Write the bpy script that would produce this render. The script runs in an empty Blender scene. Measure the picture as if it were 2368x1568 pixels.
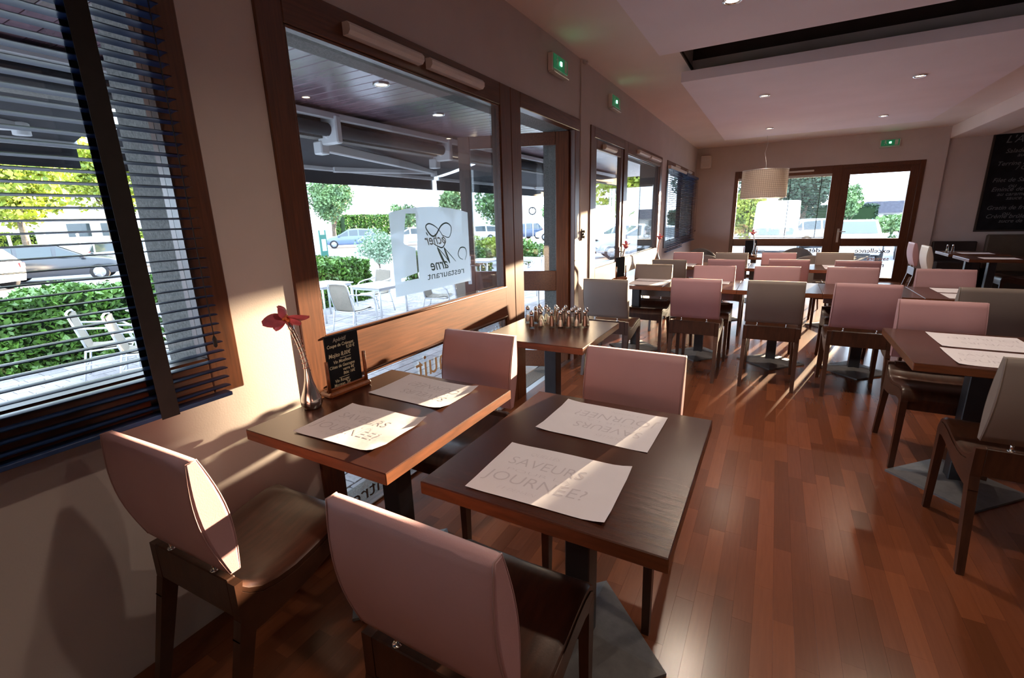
import bpy, math, random
import numpy as np
from mathutils import Vector, Matrix
random.seed(7); rng = np.random.default_rng(7)
SC = bpy.context.scene
COL = SC.collection
PI = math.pi
# ------------------------------------------------------------------ camera
cd = bpy.data.cameras.new('camera'); cam = bpy.data.objects.new('camera', cd); COL.objects.link(cam)
cd.sensor_width = 36.0; cd.lens = 1069.18 / 2368 * 36; cd.clip_start = 0.05; cd.clip_end = 400
_a, _b, _g = -0.513880875, -0.254747006, -0.028915373
_F = Vector((math.sin(_a)*math.cos(_b), math.cos(_a)*math.cos(_b), math.sin(_b)))
_r = Vector((math.cos(_a), -math.sin(_a), 0)); _u = _r.cross(_F)
_r2 = _r*math.cos(_g) + _u*math.sin(_g); _u2 = -_r*math.sin(_g) + _u*math.cos(_g)
M = Matrix((( _r2.x, _u2.x, -_F.x), (_r2.y, _u2.y, -_F.y), (_r2.z, _u2.z, -_F.z))).to_4x4()
M.translation = (1.731, 0, 1.45)
cam.matrix_world = M
SC.camera = cam
# ------------------------------------------------------------------ world, sun, exposure
SC.view_settings.view_transform = 'Standard'; SC.view_settings.look = 'None'
SC.view_settings.gamma = 1; SC.view_settings.use_curve_mapping = False
SC.view_settings.exposure = 1.6
w = bpy.data.worlds.new('world'); SC.world = w; w.use_nodes = True
bgn = w.node_tree.nodes['Background']
bgn.inputs[0].default_value = (0.70, 0.83, 1.0, 1); bgn.inputs[1].default_value = 2.7
SUN_AZ, SUN_EL = 13.35, 4.9
sd = bpy.data.lights.new('sun', 'SUN'); sd.energy = 24; sd.angle = math.radians(0.6); sd.color = (1.0, 0.72, 0.45)
so = bpy.data.objects.new('sun', sd); COL.objects.link(so)
_az, _el = math.radians(SUN_AZ), math.radians(SUN_EL)
_d = Vector((math.sin(_az)*math.cos(_el), math.cos(_az)*math.cos(_el), math.sin(_el)))
so.rotation_euler = _d.to_track_quat('Z', 'Y').to_euler(); so.location = (12, 40, 12)
SC.cycles.max_bounces = 7; SC.cycles.diffuse_bounces = 4; SC.cycles.glossy_bounces = 3
SC.cycles.transparent_max_bounces = 14; SC.cycles.transmission_bounces = 4
SC.cycles.sample_clamp_indirect = 4.0; SC.cycles.use_denoising = True
SC.cycles.caustics_reflective = False; SC.cycles.caustics_refractive = False
# ------------------------------------------------------------------ materials
MATS = {}
def newmat(name):
    m = bpy.data.materials.new(name); m.use_nodes = True; MATS[name] = m
    nt = m.node_tree; return m, nt, nt.nodes['Principled BSDF']
def N(nt, t, **kw):
    n = nt.nodes.new(t)
    for k, v in kw.items(): setattr(n, k, v)
    return n
def mat(name, col, rough=0.5, metal=0.0, spec=0.5, var=0.0, vscale=8, vstretch=(1,1,1), bump=0.0, bscale=60, emis=None, estr=0, coat=0, sheen=0, trans=0, tint=None, detail=4):
    m, nt, p = newmat(name)
    p.inputs['Base Color'].default_value = (*col, 1); p.inputs['Roughness'].default_value = rough
    p.inputs['Metallic'].default_value = metal; p.inputs['Specular IOR Level'].default_value = spec
    if coat: p.inputs['Coat Weight'].default_value = coat; p.inputs['Coat Roughness'].default_value = 0.15
    if sheen: p.inputs['Sheen Weight'].default_value = sheen
    if trans: p.inputs['Transmission Weight'].default_value = trans
    if var or bump:
        tc = N(nt, 'ShaderNodeTexCoord'); mp = N(nt, 'ShaderNodeMapping'); mp.inputs['Scale'].default_value = vstretch
        nt.links.new(tc.outputs['Object'], mp.inputs['Vector'])
    if var:
        no = N(nt, 'ShaderNodeTexNoise'); no.inputs['Scale'].default_value = vscale; no.inputs['Detail'].default_value = detail
        nt.links.new(mp.outputs[0], no.inputs['Vector'])
        cr = N(nt, 'ShaderNodeValToRGB')
        c2 = tint or col
        cr.color_ramp.elements[0].position = .3; cr.color_ramp.elements[1].position = .72
        cr.color_ramp.elements[0].color = (*[c*(1-var) for c in col], 1); cr.color_ramp.elements[1].color = (*[min(1, c*(1+var)) for c in c2], 1)
        nt.links.new(no.outputs['Fac'], cr.inputs[0]); nt.links.new(cr.outputs[0], p.inputs['Base Color'])
    if bump:
        n2 = N(nt, 'ShaderNodeTexNoise'); n2.inputs['Scale'].default_value = bscale; n2.inputs['Detail'].default_value = 3
        nt.links.new(tc.outputs['Object'], n2.inputs['Vector'])
        b = N(nt, 'ShaderNodeBump'); b.inputs['Strength'].default_value = bump; b.inputs['Distance'].default_value = .004
        nt.links.new(n2.outputs['Fac'], b.inputs['Height']); nt.links.new(b.outputs[0], p.inputs['Normal'])
    if emis: p.inputs['Emission Color'].default_value = (*emis, 1); p.inputs['Emission Strength'].default_value = estr
    return m
def glassmat(name, tint, refl=0.07, opac=0.0, ocol=(1,1,1)):
    m, nt, p = newmat(name); nt.nodes.remove(p); out = nt.nodes['Material Output']
    tr = N(nt, 'ShaderNodeBsdfTransparent'); tr.inputs[0].default_value = (*tint, 1)
    gl = N(nt, 'ShaderNodeBsdfGlossy'); gl.inputs['Roughness'].default_value = .02
    lw = N(nt, 'ShaderNodeLayerWeight'); lw.inputs[0].default_value = .25
    ma = N(nt, 'ShaderNodeMath', operation='MULTIPLY_ADD'); ma.inputs[1].default_value = .45; ma.inputs[2].default_value = refl*.6
    nt.links.new(lw.outputs['Fresnel'], ma.inputs[0])
    mx = N(nt, 'ShaderNodeMixShader'); nt.links.new(ma.outputs[0], mx.inputs[0])
    nt.links.new(tr.outputs[0], mx.inputs[1]); nt.links.new(gl.outputs[0], mx.inputs[2])
    last = mx
    if opac:
        df = N(nt, 'ShaderNodeBsdfTranslucent'); df.inputs[0].default_value = (*ocol, 1)
        d2 = N(nt, 'ShaderNodeBsdfDiffuse'); d2.inputs[0].default_value = (*ocol, 1)
        md = N(nt, 'ShaderNodeMixShader'); md.inputs[0].default_value = .25
        nt.links.new(df.outputs[0], md.inputs[1]); nt.links.new(d2.outputs[0], md.inputs[2])
        m2 = N(nt, 'ShaderNodeMixShader'); m2.inputs[0].default_value = opac
        nt.links.new(mx.outputs[0], m2.inputs[1]); nt.links.new(md.outputs[0], m2.inputs[2]); last = m2
    nt.links.new(last.outputs[0], out.inputs[0]); return m
def toned(name, c0, c1, c2, rough, vstretch, bump=0.1, spec=.5, gscale=6, lo=.6, hi=1.35):
    """colour picked per piece: object random plus a face attribute, with grain"""
    m, nt, p = newmat(name)
    oi = N(nt, 'ShaderNodeObjectInfo'); at = N(nt, 'ShaderNodeAttribute', attribute_name='tone')
    ad = N(nt, 'ShaderNodeMath', operation='ADD'); fr = N(nt, 'ShaderNodeMath', operation='FRACT')
    nt.links.new(oi.outputs['Random'], ad.inputs[0]); nt.links.new(at.outputs['Fac'], ad.inputs[1]); nt.links.new(ad.outputs[0], fr.inputs[0])
    cr = N(nt, 'ShaderNodeValToRGB'); e = cr.color_ramp.elements; e[0].color = (*c0, 1); e[1].color = (*c2, 1)
    x = e.new(.5); x.color = (*c1, 1)
    nt.links.new(fr.outputs[0], cr.inputs[0])
    ge = N(nt, 'ShaderNodeNewGeometry'); mp = N(nt, 'ShaderNodeMapping'); mp.inputs['Scale'].default_value = vstretch
    nt.links.new(ge.outputs['Position'], mp.inputs['Vector'])
    no = N(nt, 'ShaderNodeTexNoise'); no.inputs['Scale'].default_value = gscale; no.inputs['Detail'].default_value = 6
    nt.links.new(mp.outputs[0], no.inputs['Vector'])
    mr = N(nt, 'ShaderNodeMapRange'); mr.inputs['To Min'].default_value = lo; mr.inputs['To Max'].default_value = hi
    nt.links.new(no.outputs['Fac'], mr.inputs['Value'])
    mu = N(nt, 'ShaderNodeVectorMath', operation='MULTIPLY')
    nt.links.new(cr.outputs[0], mu.inputs[0]); nt.links.new(mr.outputs[0], mu.inputs[1]); nt.links.new(mu.outputs[0], p.inputs['Base Color'])
    p.inputs['Roughness'].default_value = rough; p.inputs['Specular IOR Level'].default_value = spec
    if bump:
        b = N(nt, 'ShaderNodeBump'); b.inputs['Strength'].default_value = bump; b.inputs['Distance'].default_value = .003
        nt.links.new(no.outputs['Fac'], b.inputs['Height']); nt.links.new(b.outputs[0], p.inputs['Normal'])
    return m
mat('plaster', (.55,.49,.47), .85, var=.04, vscale=3, bump=.08, bscale=160)
mat('ceiling_warm_lit', (.82,.75,.72), .8, var=.03, vscale=2, bump=.05, bscale=90)  # warm tint puts the sun bounce from the floor into the colour
mat('panel_cool_lit', (.86,.81,.87), .75, var=.03, vscale=2, bump=.05, bscale=90)  # whiter, cooler than the ceiling: the lighting contrast is put into the colour
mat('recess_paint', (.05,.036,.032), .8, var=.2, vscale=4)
mat('roughcast', (.20,.195,.18), .95, var=.3, vscale=90, bump=1.0, bscale=110)
mat('mahogany', (.10,.032,.012), .34, spec=.5, var=.35, vscale=5, vstretch=(16,1,16), bump=.03, bscale=60, coat=.12)
mat('mahogany_tall', (.10,.032,.012), .34, spec=.5, var=.35, vscale=5, vstretch=(16,16,1), bump=.03, bscale=60, coat=.12)
mat('table_wood', (.06,.02,.012), .24, var=.12, vscale=10, vstretch=(1,7,1), bump=.10, bscale=500, coat=.2)
mat('table_edge', (.13,.042,.016), .4, var=.3, vscale=10, vstretch=(1,1,7))
mat('chair_wood', (.05,.018,.009), .38, var=.35, vscale=9, vstretch=(6,1,1), bump=.05, bscale=200, coat=.1)
mat('pink_leather', (.45,.26,.275), .52, var=.05, vscale=5, bump=.09, bscale=330)
mat('taupe_leather', (.20,.165,.145), .52, var=.05, vscale=5, bump=.09, bscale=330)
mat('cream_leather', (.62,.58,.5), .5, var=.04, vscale=5, bump=.2, bscale=330)
mat('piping', (.36,.21,.21), .5, bump=.1); mat('piping_taupe', (.2,.16,.13), .5)
mat('grey_shell', (.12,.12,.13), .5, var=.1)
mat('chrome', (.75,.74,.73), .12, metal=1); mat('pewter', (.6,.58,.56), .17, metal=1, var=.06, vscale=14)
mat('steel', (.55,.55,.56), .35, metal=1)
mat('black_metal', (.022,.025,.032), .42, var=.15, vscale=20, bump=.15, bscale=300)
mat('base_metal', (.13,.13,.135), .5, var=.15, vscale=30, bump=.4, bscale=380)
mat('paper', (.74,.73,.80), .75, var=.02, vscale=12, bump=.12, bscale=18)
mat('print_grey', (.58,.56,.63), .8)
mat('blackboard', (.010,.011,.015), .75, spec=.15, var=.4, vscale=7); mat('board_frame', (.03,.022,.018), .6)
mat('chalk', (.62,.58,.40), .9, emis=None); mat('chalk_grey', (.15,.16,.17), .9)
mat('menu_wood', (.22,.065,.02), .35, var=.3, vscale=12, vstretch=(4,1,4))
mat('white_plastic', (.68,.64,.6), .4, var=.04, vscale=10); mat('white_metal', (.78,.79,.8), .35, var=.03)
mat('dark_blind', (.025,.06,.17), .33, var=.15, vscale=12); mat('blind_tape', (.012,.011,.012), .8, var=.2, vscale=30)
mat('tape_brown', (.03,.016,.012), .8)
mat('pale_blind', (.5,.52,.5), .5)
mat('shade_thread', (.2,.17,.15), .8)
mat('awning', (.035,.036,.042), .85, var=.25, vscale=3, bump=.1)
mat('petal', (.58,.11,.15), .5, var=.25, vscale=30); mat('petal_heart', (.6,.17,.05), .5, var=.3, vscale=90)
mat('copper_wire', (.6,.22,.18), .3, metal=1)
mat('pepper', (.20,.09,.05), .8, var=.4, vscale=260); mat('salt', (.85,.82,.76), .8, var=.1, vscale=200)
mat('asphalt', (.34,.34,.37), .9, var=.12, vscale=14, bump=.4, bscale=60)
mat('joint_sand', (.26,.23,.21), .95); mat('stone_sill', (.55,.54,.53), .7, var=.1, vscale=14, bump=.2)
mat('leaf', (.04,.12,.022), .4, var=.5, vscale=3, tint=(.10,.21,.03)); mat('leaf_yellow', (.11,.25,.025), .5, var=.5, vscale=.9, tint=(.38,.42,.05))
mat('leaf_cool', (.10,.20,.10), .5, var=.4, vscale=1.2, tint=(.2,.32,.12)); mat('leaf_pale', (.3,.42,.28), .5, var=.4, vscale=5)
mat('leaf_dark', (.03,.07,.035), .6, var=.4, vscale=2); mat('bark', (.2,.15,.11), .9, var=.4, vscale=12, bump=.6)
mat('hedge_core', (.015,.04,.01), .95, var=.4, vscale=10)
for nm, c in (('car_white', (.75,.77,.8)), ('car_dark', (.03,.035,.045)), ('car_blue', (.12,.17,.28)), ('car_navy', (.03,.06,.13)), ('car_silver', (.45,.47,.5))):
    mat(nm, c, .25, spec=.6, coat=.6, var=.03, vscale=2)
mat('car_glass', (.05,.07,.08), .08, spec=.8); mat('tyre', (.02,.02,.022), .85, var=.2, vscale=30); mat('rim', (.4,.42,.44), .3, metal=.9)
mat('tail_light', (.5,.02,.02), .3); mat('head_light', (.75,.78,.8), .15); mat('plate_white', (.7,.7,.68), .5)
mat('wicker', (.27,.235,.19), .75, var=.3, vscale=160, bump=.8, bscale=220)
mat('alu', (.72,.74,.77), .4, metal=.35, var=.03); mat('table_white', (.62,.63,.68), .35, var=.02)
mat('house_wall', (.62,.6,.56), .9, var=.05); mat('house_roof', (.1,.1,.13), .8, var=.2, vscale=5)
mat('green_paint', (.02,.12,.09), .4); mat('sign_blue', (.4,.5,.7), .5)
mat('exit_green', (.02,.10,.05), .4, emis=(.03,.5,.2), estr=.05); mat('exit_led', (.2,1,.6), .4, emis=(.15,1,.5), estr=9)
mat('exit_clear', (.6,.66,.62), .25)
mat('lamp_glow', (1,.9,.7), .4, emis=(1,.78,.5), estr=14); mat('lamp_dim', (1,.9,.7), .4, emis=(1,.75,.5), estr=6)
mat('socket_dark', (.07,.06,.05), .5); mat('bench_dark', (.02,.014,.014), .6, var=.2); mat('cushion_brown', (.10,.075,.055), .7, var=.1)
mat('flower_orange', (.6,.2,.1), .5, var=.1)
mat('sticker_red', (.45,.05,.03), .6); mat('sticker_green', (.2,.25,.08), .6)
glassmat('pane_glass', (.94,.97,.98)); glassmat('clear_glass', (.93,.95,.93), .12)
glassmat('frost_film', (.8,.9,.93), .03, .93, (.90,.97,1.0)); glassmat('shade_fabric', (.9,.85,.8), .02, .96, (.74,.70,.66)); glassmat('frost_text', (.9,.93,.95), .03, .6, (.78,.84,.9))
toned('stave_wood', (.125,.040,.017), (.17,.053,.023), (.225,.071,.029), .25, (16,1,1), 0, .5, 6, .84, 1.14)
toned('paver_stone', (.30,.28,.29), (.36,.34,.35), (.42,.39,.40), .9, (1,1,1), .5, .3, 40)
toned('soffit_wood', (.15,.085,.11), (.18,.105,.135), (.22,.13,.165), .2, (1,8,1), .05, .6, 5)
# ------------------------------------------------------------------ mesh helpers
class MB:
    def __init__(s): s.v = []; s.f = []; s.m = []; s.sm = []; s.t = []
    def add(s, vs, fs, mi=0, smooth=False, tone=0.0):
        o = len(s.v); s.v += [tuple(v) for v in vs]
        for f in fs: s.f.append(tuple(i+o for i in f)); s.m.append(mi); s.sm.append(smooth); s.t.append(tone)
        return s
    def box(s, x0, x1, y0, y1, z0, z1, b=0, mi=0, tone=0.0, T=None):
        if x0 > x1: x0, x1 = x1, x0
        if y0 > y1: y0, y1 = y1, y0
        if z0 > z1: z0, z1 = z1, z0
        if b <= 0:
            vs = [(x,y,z) for z in (z0,z1) for y in (y0,y1) for x in (x0,x1)]
            fs = [(0,2,3,1),(4,5,7,6),(0,1,5,4),(2,6,7,3),(0,4,6,2),(1,3,7,5)]
        else:
            b = min(b, (x1-x0)*.45, (y1-y0)*.45, (z1-z0)*.45); vs = []; idx = {}
            for sx in (0,1):
                for sy in (0,1):
                    for sz in (0,1):
                        X = (x0,x1)[sx]; Y = (y0,y1)[sy]; Z = (z0,z1)[sz]; dx = b*(1-2*sx); dy = b*(1-2*sy); dz = b*(1-2*sz)
                        idx[sx,sy,sz] = len(vs); vs += [(X,Y+dy,Z+dz),(X+dx,Y,Z+dz),(X+dx,Y+dy,Z)]
            g = lambda sx,sy,sz,a: idx[sx,sy,sz]+a
            fs = []
            for sx in (0,1):
                q = [g(sx,0,0,0),g(sx,1,0,0),g(sx,1,1,0),g(sx,0,1,0)]; fs.append(tuple(q if sx else q[::-1]))
            for sy in (0,1):
                q = [g(0,sy,0,1),g(0,sy,1,1),g(1,sy,1,1),g(1,sy,0,1)]; fs.append(tuple(q if sy else q[::-1]))
            for sz in (0,1):
                q = [g(0,0,sz,2),g(1,0,sz,2),g(1,1,sz,2),g(0,1,sz,2)]; fs.append(tuple(q if sz else q[::-1]))
            def orient(q):
                c = sum((Vector(vs[i]) for i in q), Vector())/len(q); mc = Vector(((x0+x1)/2,(y0+y1)/2,(z0+z1)/2))
                n = (Vector(vs[q[1]])-Vector(vs[q[0]])).cross(Vector(vs[q[2]])-Vector(vs[q[1]]))
                return tuple(q) if n.dot(c-mc) > 0 else tuple(q[::-1])
            for a in (0,1):
                for c in (0,1):
                    fs.append(orient([g(0,a,c,1),g(1,a,c,1),g(1,a,c,2),g(0,a,c,2)]))
                    fs.append(orient([g(a,0,c,0),g(a,1,c,0),g(a,1,c,2),g(a,0,c,2)]))
                    fs.append(orient([g(a,c,0,0),g(a,c,1,0),g(a,c,1,1),g(a,c,0,1)]))
            for k in idx.values():
                fs.append(orient([k,k+1,k+2]))
        if T is not None: vs = [T @ Vector(v) for v in vs]
        return s.add(vs, fs, mi, False, tone)
    def prism(s, pts, a0, a1, axis='x', mi=0, smooth=False):
        """polygon extruded: axis x -> pts are (y,z); y -> (x,z); z -> (x,y)"""
        n = len(pts)
        mk = {'x': lambda p,a: (a,p[0],p[1]), 'y': lambda p,a: (p[0],a,p[1]), 'z': lambda p,a: (p[0],p[1],a)}[axis]
        area = sum(pts[i][0]*pts[(i+1)%n][1]-pts[(i+1)%n][0]*pts[i][1] for i in range(n))
        if (area < 0) != (axis == 'y'): pts = pts[::-1]
        vs = [mk(p,a0) for p in pts] + [mk(p,a1) for p in pts]
        fs = [tuple(range(n))[::-1], tuple(range(n,2*n))] + [(i,(i+1)%n,(i+1)%n+n,i+n) for i in range(n)]
        if a0 > a1: fs = [f[::-1] for f in fs]
        return s.add(vs, fs, mi, smooth)
    def tube(s, path, r, n=8, mi=0, cap=True, smooth=True):
        path = [Vector(p) for p in path]; m = len(path); rr = r if isinstance(r, (list,tuple)) else [r]*m
        up = None; vs = []
        for i, p in enumerate(path):
            t = (path[min(i+1,m-1)]-path[max(i-1,0)]).normalized()
            if up is None: up = Vector((0,0,1)) if abs(t.z) < .9 else Vector((1,0,0))
            a = up - t*up.dot(t)
            a.normalize(); up = a; b = t.cross(a)
            for k in range(n):
                th = 2*PI*k/n; vs.append(p + (a*math.cos(th)+b*math.sin(th))*rr[i])
        fs = [(i*n+k, i*n+(k+1)%n, (i+1)*n+(k+1)%n, (i+1)*n+k) for i in range(m-1) for k in range(n)]
        if cap: fs += [tuple(range(n))[::-1], tuple(range((m-1)*n, m*n))]
        return s.add(vs, fs, mi, smooth)
    def lathe(s, prof, n=20, c=(0,0,0), mi=0, smooth=True, cap=True):
        vs = [(c[0]+r*math.cos(2*PI*k/n), c[1]+r*math.sin(2*PI*k/n), c[2]+z) for r, z in prof for k in range(n)]
        m = len(prof)
        fs = [(i*n+k, i*n+(k+1)%n, (i+1)*n+(k+1)%n, (i+1)*n+k) for i in range(m-1) for k in range(n)]
        if cap: fs += [tuple(range(n))[::-1], tuple(range((m-1)*n, m*n))]
        return s.add(vs, fs, mi, smooth)
    def grid(s, rows, mi=0, smooth=True, flip=False):
        n = len(rows[0]); vs = [v for r in rows for v in r]
        fs = [(i*n+k, i*n+k+1, (i+1)*n+k+1, (i+1)*n+k) for i in range(len(rows)-1) for k in range(n-1)]
        if flip: fs = [f[::-1] for f in fs]
        return s.add(vs, fs, mi, smooth)
    def mesh(s, name, mats):
        me = bpy.data.meshes.new(name); me.from_pydata(s.v, [], s.f)
        for m in (mats if isinstance(mats, (list,tuple)) else [mats]): me.materials.append(MATS[m])
        me.polygons.foreach_set('material_index', s.m); me.polygons.foreach_set('use_smooth', s.sm)
        if any(s.t):
            a = me.attributes.new('tone', 'FLOAT', 'FACE'); a.data.foreach_set('value', s.t)
        me.update(); return me
    def obj(s, name, mats, parent=None, kind=None):
        return link(name, s.mesh(name, mats), parent, kind)
def link(name, data, parent=None, kind=None):
    o = bpy.data.objects.new(name, data); COL.objects.link(o)
    if parent is not None: o.parent = parent
    if kind: o['kind'] = kind
    return o
def thing(name, label, cat, loc=(0,0,0), rz=0, group=None, kind=None):
    o = bpy.data.objects.new(name, None); COL.objects.link(o); o.empty_display_size = .1
    o.location = loc; o.rotation_euler = (0,0,rz)
    if kind: o['kind'] = kind
    return tag(o, label, cat, group)
def tag(o, label=None, cat=None, group=None):
    if label: o['label'] = label
    if cat: o['category'] = cat
    if group: o['group'] = group
    return o
def struct(name, label=None, loc=(0,0,0)):
    o = bpy.data.objects.new(name, None); COL.objects.link(o); o['kind'] = 'structure'; o.location = loc
    if label: o['label'] = label
    return o
def dup(root, loc, rz, label=None, group=None):
    r = root.copy(); COL.objects.link(r); r.location = loc; r.rotation_euler = (0,0,rz)
    if label: r['label'] = label
    if group: r['group'] = group
    for ch in list(root.children):
        c = ch.copy(); COL.objects.link(c); c.parent = r
        for g in list(ch.children):
            d = g.copy(); COL.objects.link(d); d.parent = c
    return r
def text(body, size, M4, mt, name, parent, shear=0.0, align='LEFT', bold=0.0, xs=1.0, kind=None):
    cu = bpy.data.curves.new('t', 'FONT'); cu.body = body; cu.size = size; cu.shear = shear; cu.align_x = align; cu.offset = bold; cu.resolution_u = 3
    o = bpy.data.objects.new('t', cu); COL.objects.link(o); bpy.context.view_layer.update()
    me = bpy.data.meshes.new_from_object(o.evaluated_get(bpy.context.evaluated_depsgraph_get()))
    bpy.data.objects.remove(o); me.materials.clear(); me.materials.append(MATS[mt])
    me.transform(M4 @ Matrix.Diagonal((xs,1,1,1)))
    return link(name, me, parent, kind)
def basis(o, x, y):
    """matrix whose local X runs along x, local Y along y"""
    x = Vector(x).normalized(); y = Vector(y).normalized(); z = x.cross(y)
    m = Matrix((x, y, z)).transposed().to_4x4(); m.translation = o; return m
# ================================================================== SHELL
H = 2.86
def wallboxes(mb, segs, full):
    pass
# left wall: inner plaster layer x -0.07..0, outer roughcast layer x -0.35..-0.07
wl = MB()
def lw_seg(y0, y1, z0, z1, yo0=None, yo1=None, zo0=None, zo1=None):
    wl.box(-.07, 0, y0, y1, z0, z1, 0, 0)
    wl.box(-.35, -.07, y0 if yo0 is None else yo0, y1 if yo1 is None else yo1, z0 if zo0 is None else zo0, z1 if zo1 is None else zo1, 0, 1)
lw_seg(-3.1, -1.7, -.45, H)
lw_seg(-1.7, .955, -.45, .86)
lw_seg(.955, 1.23, -.45, 2.34, yo0=.885, yo1=1.30, zo1=2.26)
lw_seg(1.23, 4.47, -.45, -.10)
lw_seg(4.47, 4.79, -.45, 2.34, yo0=4.42, zo1=2.26)
lw_seg(4.79, 8.20, -.45, -.10)
lw_seg(8.20, 8.62, -.45, 2.34, zo1=2.26)
lw_seg(8.62, 11.6, -.45, .86)
lw_seg(11.6, 12.3, -.45, 2.34, zo1=2.26)
lw_seg(-1.7, 12.3, 2.34, 3.3, zo0=2.26)
o = wl.obj('wall_left', ['plaster', 'roughcast'], kind='structure')
# end wall
we = MB()
for a in ((-.35,.82,-.45,H+.4), (4.08,4.36,-.45,H+.4), (.82,4.08,2.31,H+.4), (.82,4.08,-.45,-.02)):
    we.box(a[0], a[1], 11.9, 12.2, a[2], a[3])
we.box(4.36, 6.6, 11.96, 12.2, -.45, H+.4)
we.obj('wall_end', 'plaster', kind='structure')
wr = MB(); wr.box(6.5, 6.7, -3.2, 12.2, -.1, H+.4); wr.obj('wall_right', 'plaster', kind='structure')
wb = MB(); wb.box(-.35, 6.7, -3.2, -3.0, -.1, H+.4)
wb.obj('wall_back', 'plaster', kind='structure')
# ceiling with the recess cut in it
HX0, HX1, HY0, HY1 = .815, 3.5, 4.3, 5.55
ce = MB()
ce.box(-.07, HX0, -3.1, 12.0, H, H+.1); ce.box(HX1, 6.6, -3.1, 12.0, H, H+.1)
ce.box(HX0, HX1, -3.1, HY0, H, H+.1); ce.box(HX0, HX1, HY1, 12.0, H, H+.1)
ce.box(-.4, 6.8, -3.3, 12.3, 3.3, 3.4, 0, 1)
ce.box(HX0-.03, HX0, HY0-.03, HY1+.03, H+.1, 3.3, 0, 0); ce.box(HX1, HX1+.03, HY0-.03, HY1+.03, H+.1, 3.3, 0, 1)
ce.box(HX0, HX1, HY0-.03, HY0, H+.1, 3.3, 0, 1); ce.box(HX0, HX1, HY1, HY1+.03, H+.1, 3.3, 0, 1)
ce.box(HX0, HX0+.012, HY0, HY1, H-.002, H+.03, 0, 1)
CE = ce.obj('ceiling', ['ceiling_warm_lit', 'recess_paint'], kind='structure')
sl = MB(); sl.box(.70, 3.5, -2.6, 4.56, 2.775, H, .002); s1 = sl.obj('trim_1', 'panel_cool_lit', kind='structure'); s1['label'] = 'near dropped ceiling panel above the foreground tables'
sl = MB(); sl.box(.775, 3.58, 5.2, 9.6, 2.69, 2.785, .002); sl.box(1.2, 3.2, 5.7, 9.2, 2.785, H); s2 = sl.obj('trim_2', 'panel_cool_lit', kind='structure'); s2['label'] = 'far dropped ceiling panel with four downlights'
sl = MB(); sl.box(4.36, 5.0, -3.0, 11.96, 2.65, H, .003); s3 = sl.obj('trim_3', 'ceiling_warm_lit', kind='structure'); s3['label'] = 'boxed beam running along the right side of the ceiling'
# cable trunking and strike plate on the pier
tr = MB(); tr.box(0, .012, 4.50, 4.525, 1.30, H, .002); tr.tube([(0.01,4.53,H-.02),(.03,4.56,H-.035),(.03,4.6,H-.012)], .012, 8)
tr.obj('trim_4', 'plaster', kind='structure')
# baseboard-free floor: slab, staves
fl = MB(); fl.box(-.07, 6.6, -3.1, 12.0, -.10, -.006); FL = fl.obj('floor', 'joint_sand', kind='structure')
MATS['floor_gap'] = MATS['recess_paint']; FL.data.materials.clear(); FL.data.materials.append(MATS['recess_paint'])
def lay(parent, name, mt, x0, x1, y0, y1, wx, ly, zt, th, near, gap, nmax=300, ok=None):
    pcs = []
    nx = int(round((x1-x0)/wx))
    for i in range(nx):
        cx = x0 + (i+.5)*wx; off = random.random()*ly; y = y0 - off
        while y < y1:
            a = max(y, y0); b = min(y+ly, y1)
            if b-a > .02:
                cy = (a+b)/2; full = (a == y and b == y+ly)
                dd = math.hypot(cx-near[0], cy-near[1])
                if not full: dd += 100
                if ok and not ok(cx, cy): dd += 50
                pcs.append((dd, cx, a, b))
            y += ly
    pcs.sort()
    m1 = MB(); m1.box(-wx/2+gap, wx/2-gap, -ly/2+gap, ly/2-gap, -th, 0, gap*1.2); me = m1.mesh(name, mt)
    rest = MB()
    for k, (dd, cx, a, b) in enumerate(pcs):
        dz = -random.random()*(.00006 if zt == 0 else .003)
        if k < nmax and dd < 50:
            o = link(name, me, parent); o.location = (cx, (a+b)/2, zt+dz)
        else:
            X0, X1, Y0, Y1 = cx-wx/2+gap, cx+wx/2-gap, a+gap, b-gap; z1 = zt+dz; z0 = zt-th
            rest.add([(X0,Y0,z0),(X1,Y0,z0),(X1,Y1,z0),(X0,Y1,z0),(X0,Y0,z1),(X1,Y0,z1),(X1,Y1,z1),(X0,Y1,z1)],
                     [(4,5,6,7),(0,1,5,4),(1,2,6,5),(2,3,7,6),(3,0,4,7)], 0, False, random.random()+.001)
    rest.obj(name+'_field', mt, parent, 'stuff')
lay(FL, 'stave', 'stave_wood', 0, 6.5, -3.0, 11.9, .0665, .43, 0, .006, (2.15, 1.9), .00015, ok=lambda x, y: y > .55 and x > .35)
# ================================================================== WINDOWS AND DOORS, LEFT WALL
WX0, WX1 = -.065, .012
def member(parent, name, x0, x1, y0, y1, z0, z1, mt=None, b=.004):
    mb = MB(); mb.box(x0, x1, y0, y1, z0, z1, b)
    return mb.obj(name, mt or ('mahogany_tall' if (z1-z0) > max(abs(y1-y0), abs(x1-x0)) else 'mahogany'), parent)
def pane(parent, y0, y1, z0, z1, x=-.03):
    mb = MB(); mb.box(x-.002, x+.002, y0, y1, z0, z1); return mb.obj('pane', 'pane_glass', parent)
def bead(parent, y0, y1, z0, z1, xf=WX1, w_=.012, d=.012):
    mb = MB()
    mb.box(xf-.03, xf-.006, y0, y1, z0-.0, z0+w_, .003); mb.box(xf-.03, xf-.006, y0, y1, z1-w_, z1, .003)
    mb.box(xf-.03, xf-.006, y0, y0+w_, z0, z1, .003); mb.box(xf-.03, xf-.006, y1-w_, y1, z0, z1, .003)
    return mb.obj('glazing_bead', 'mahogany', parent)
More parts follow.
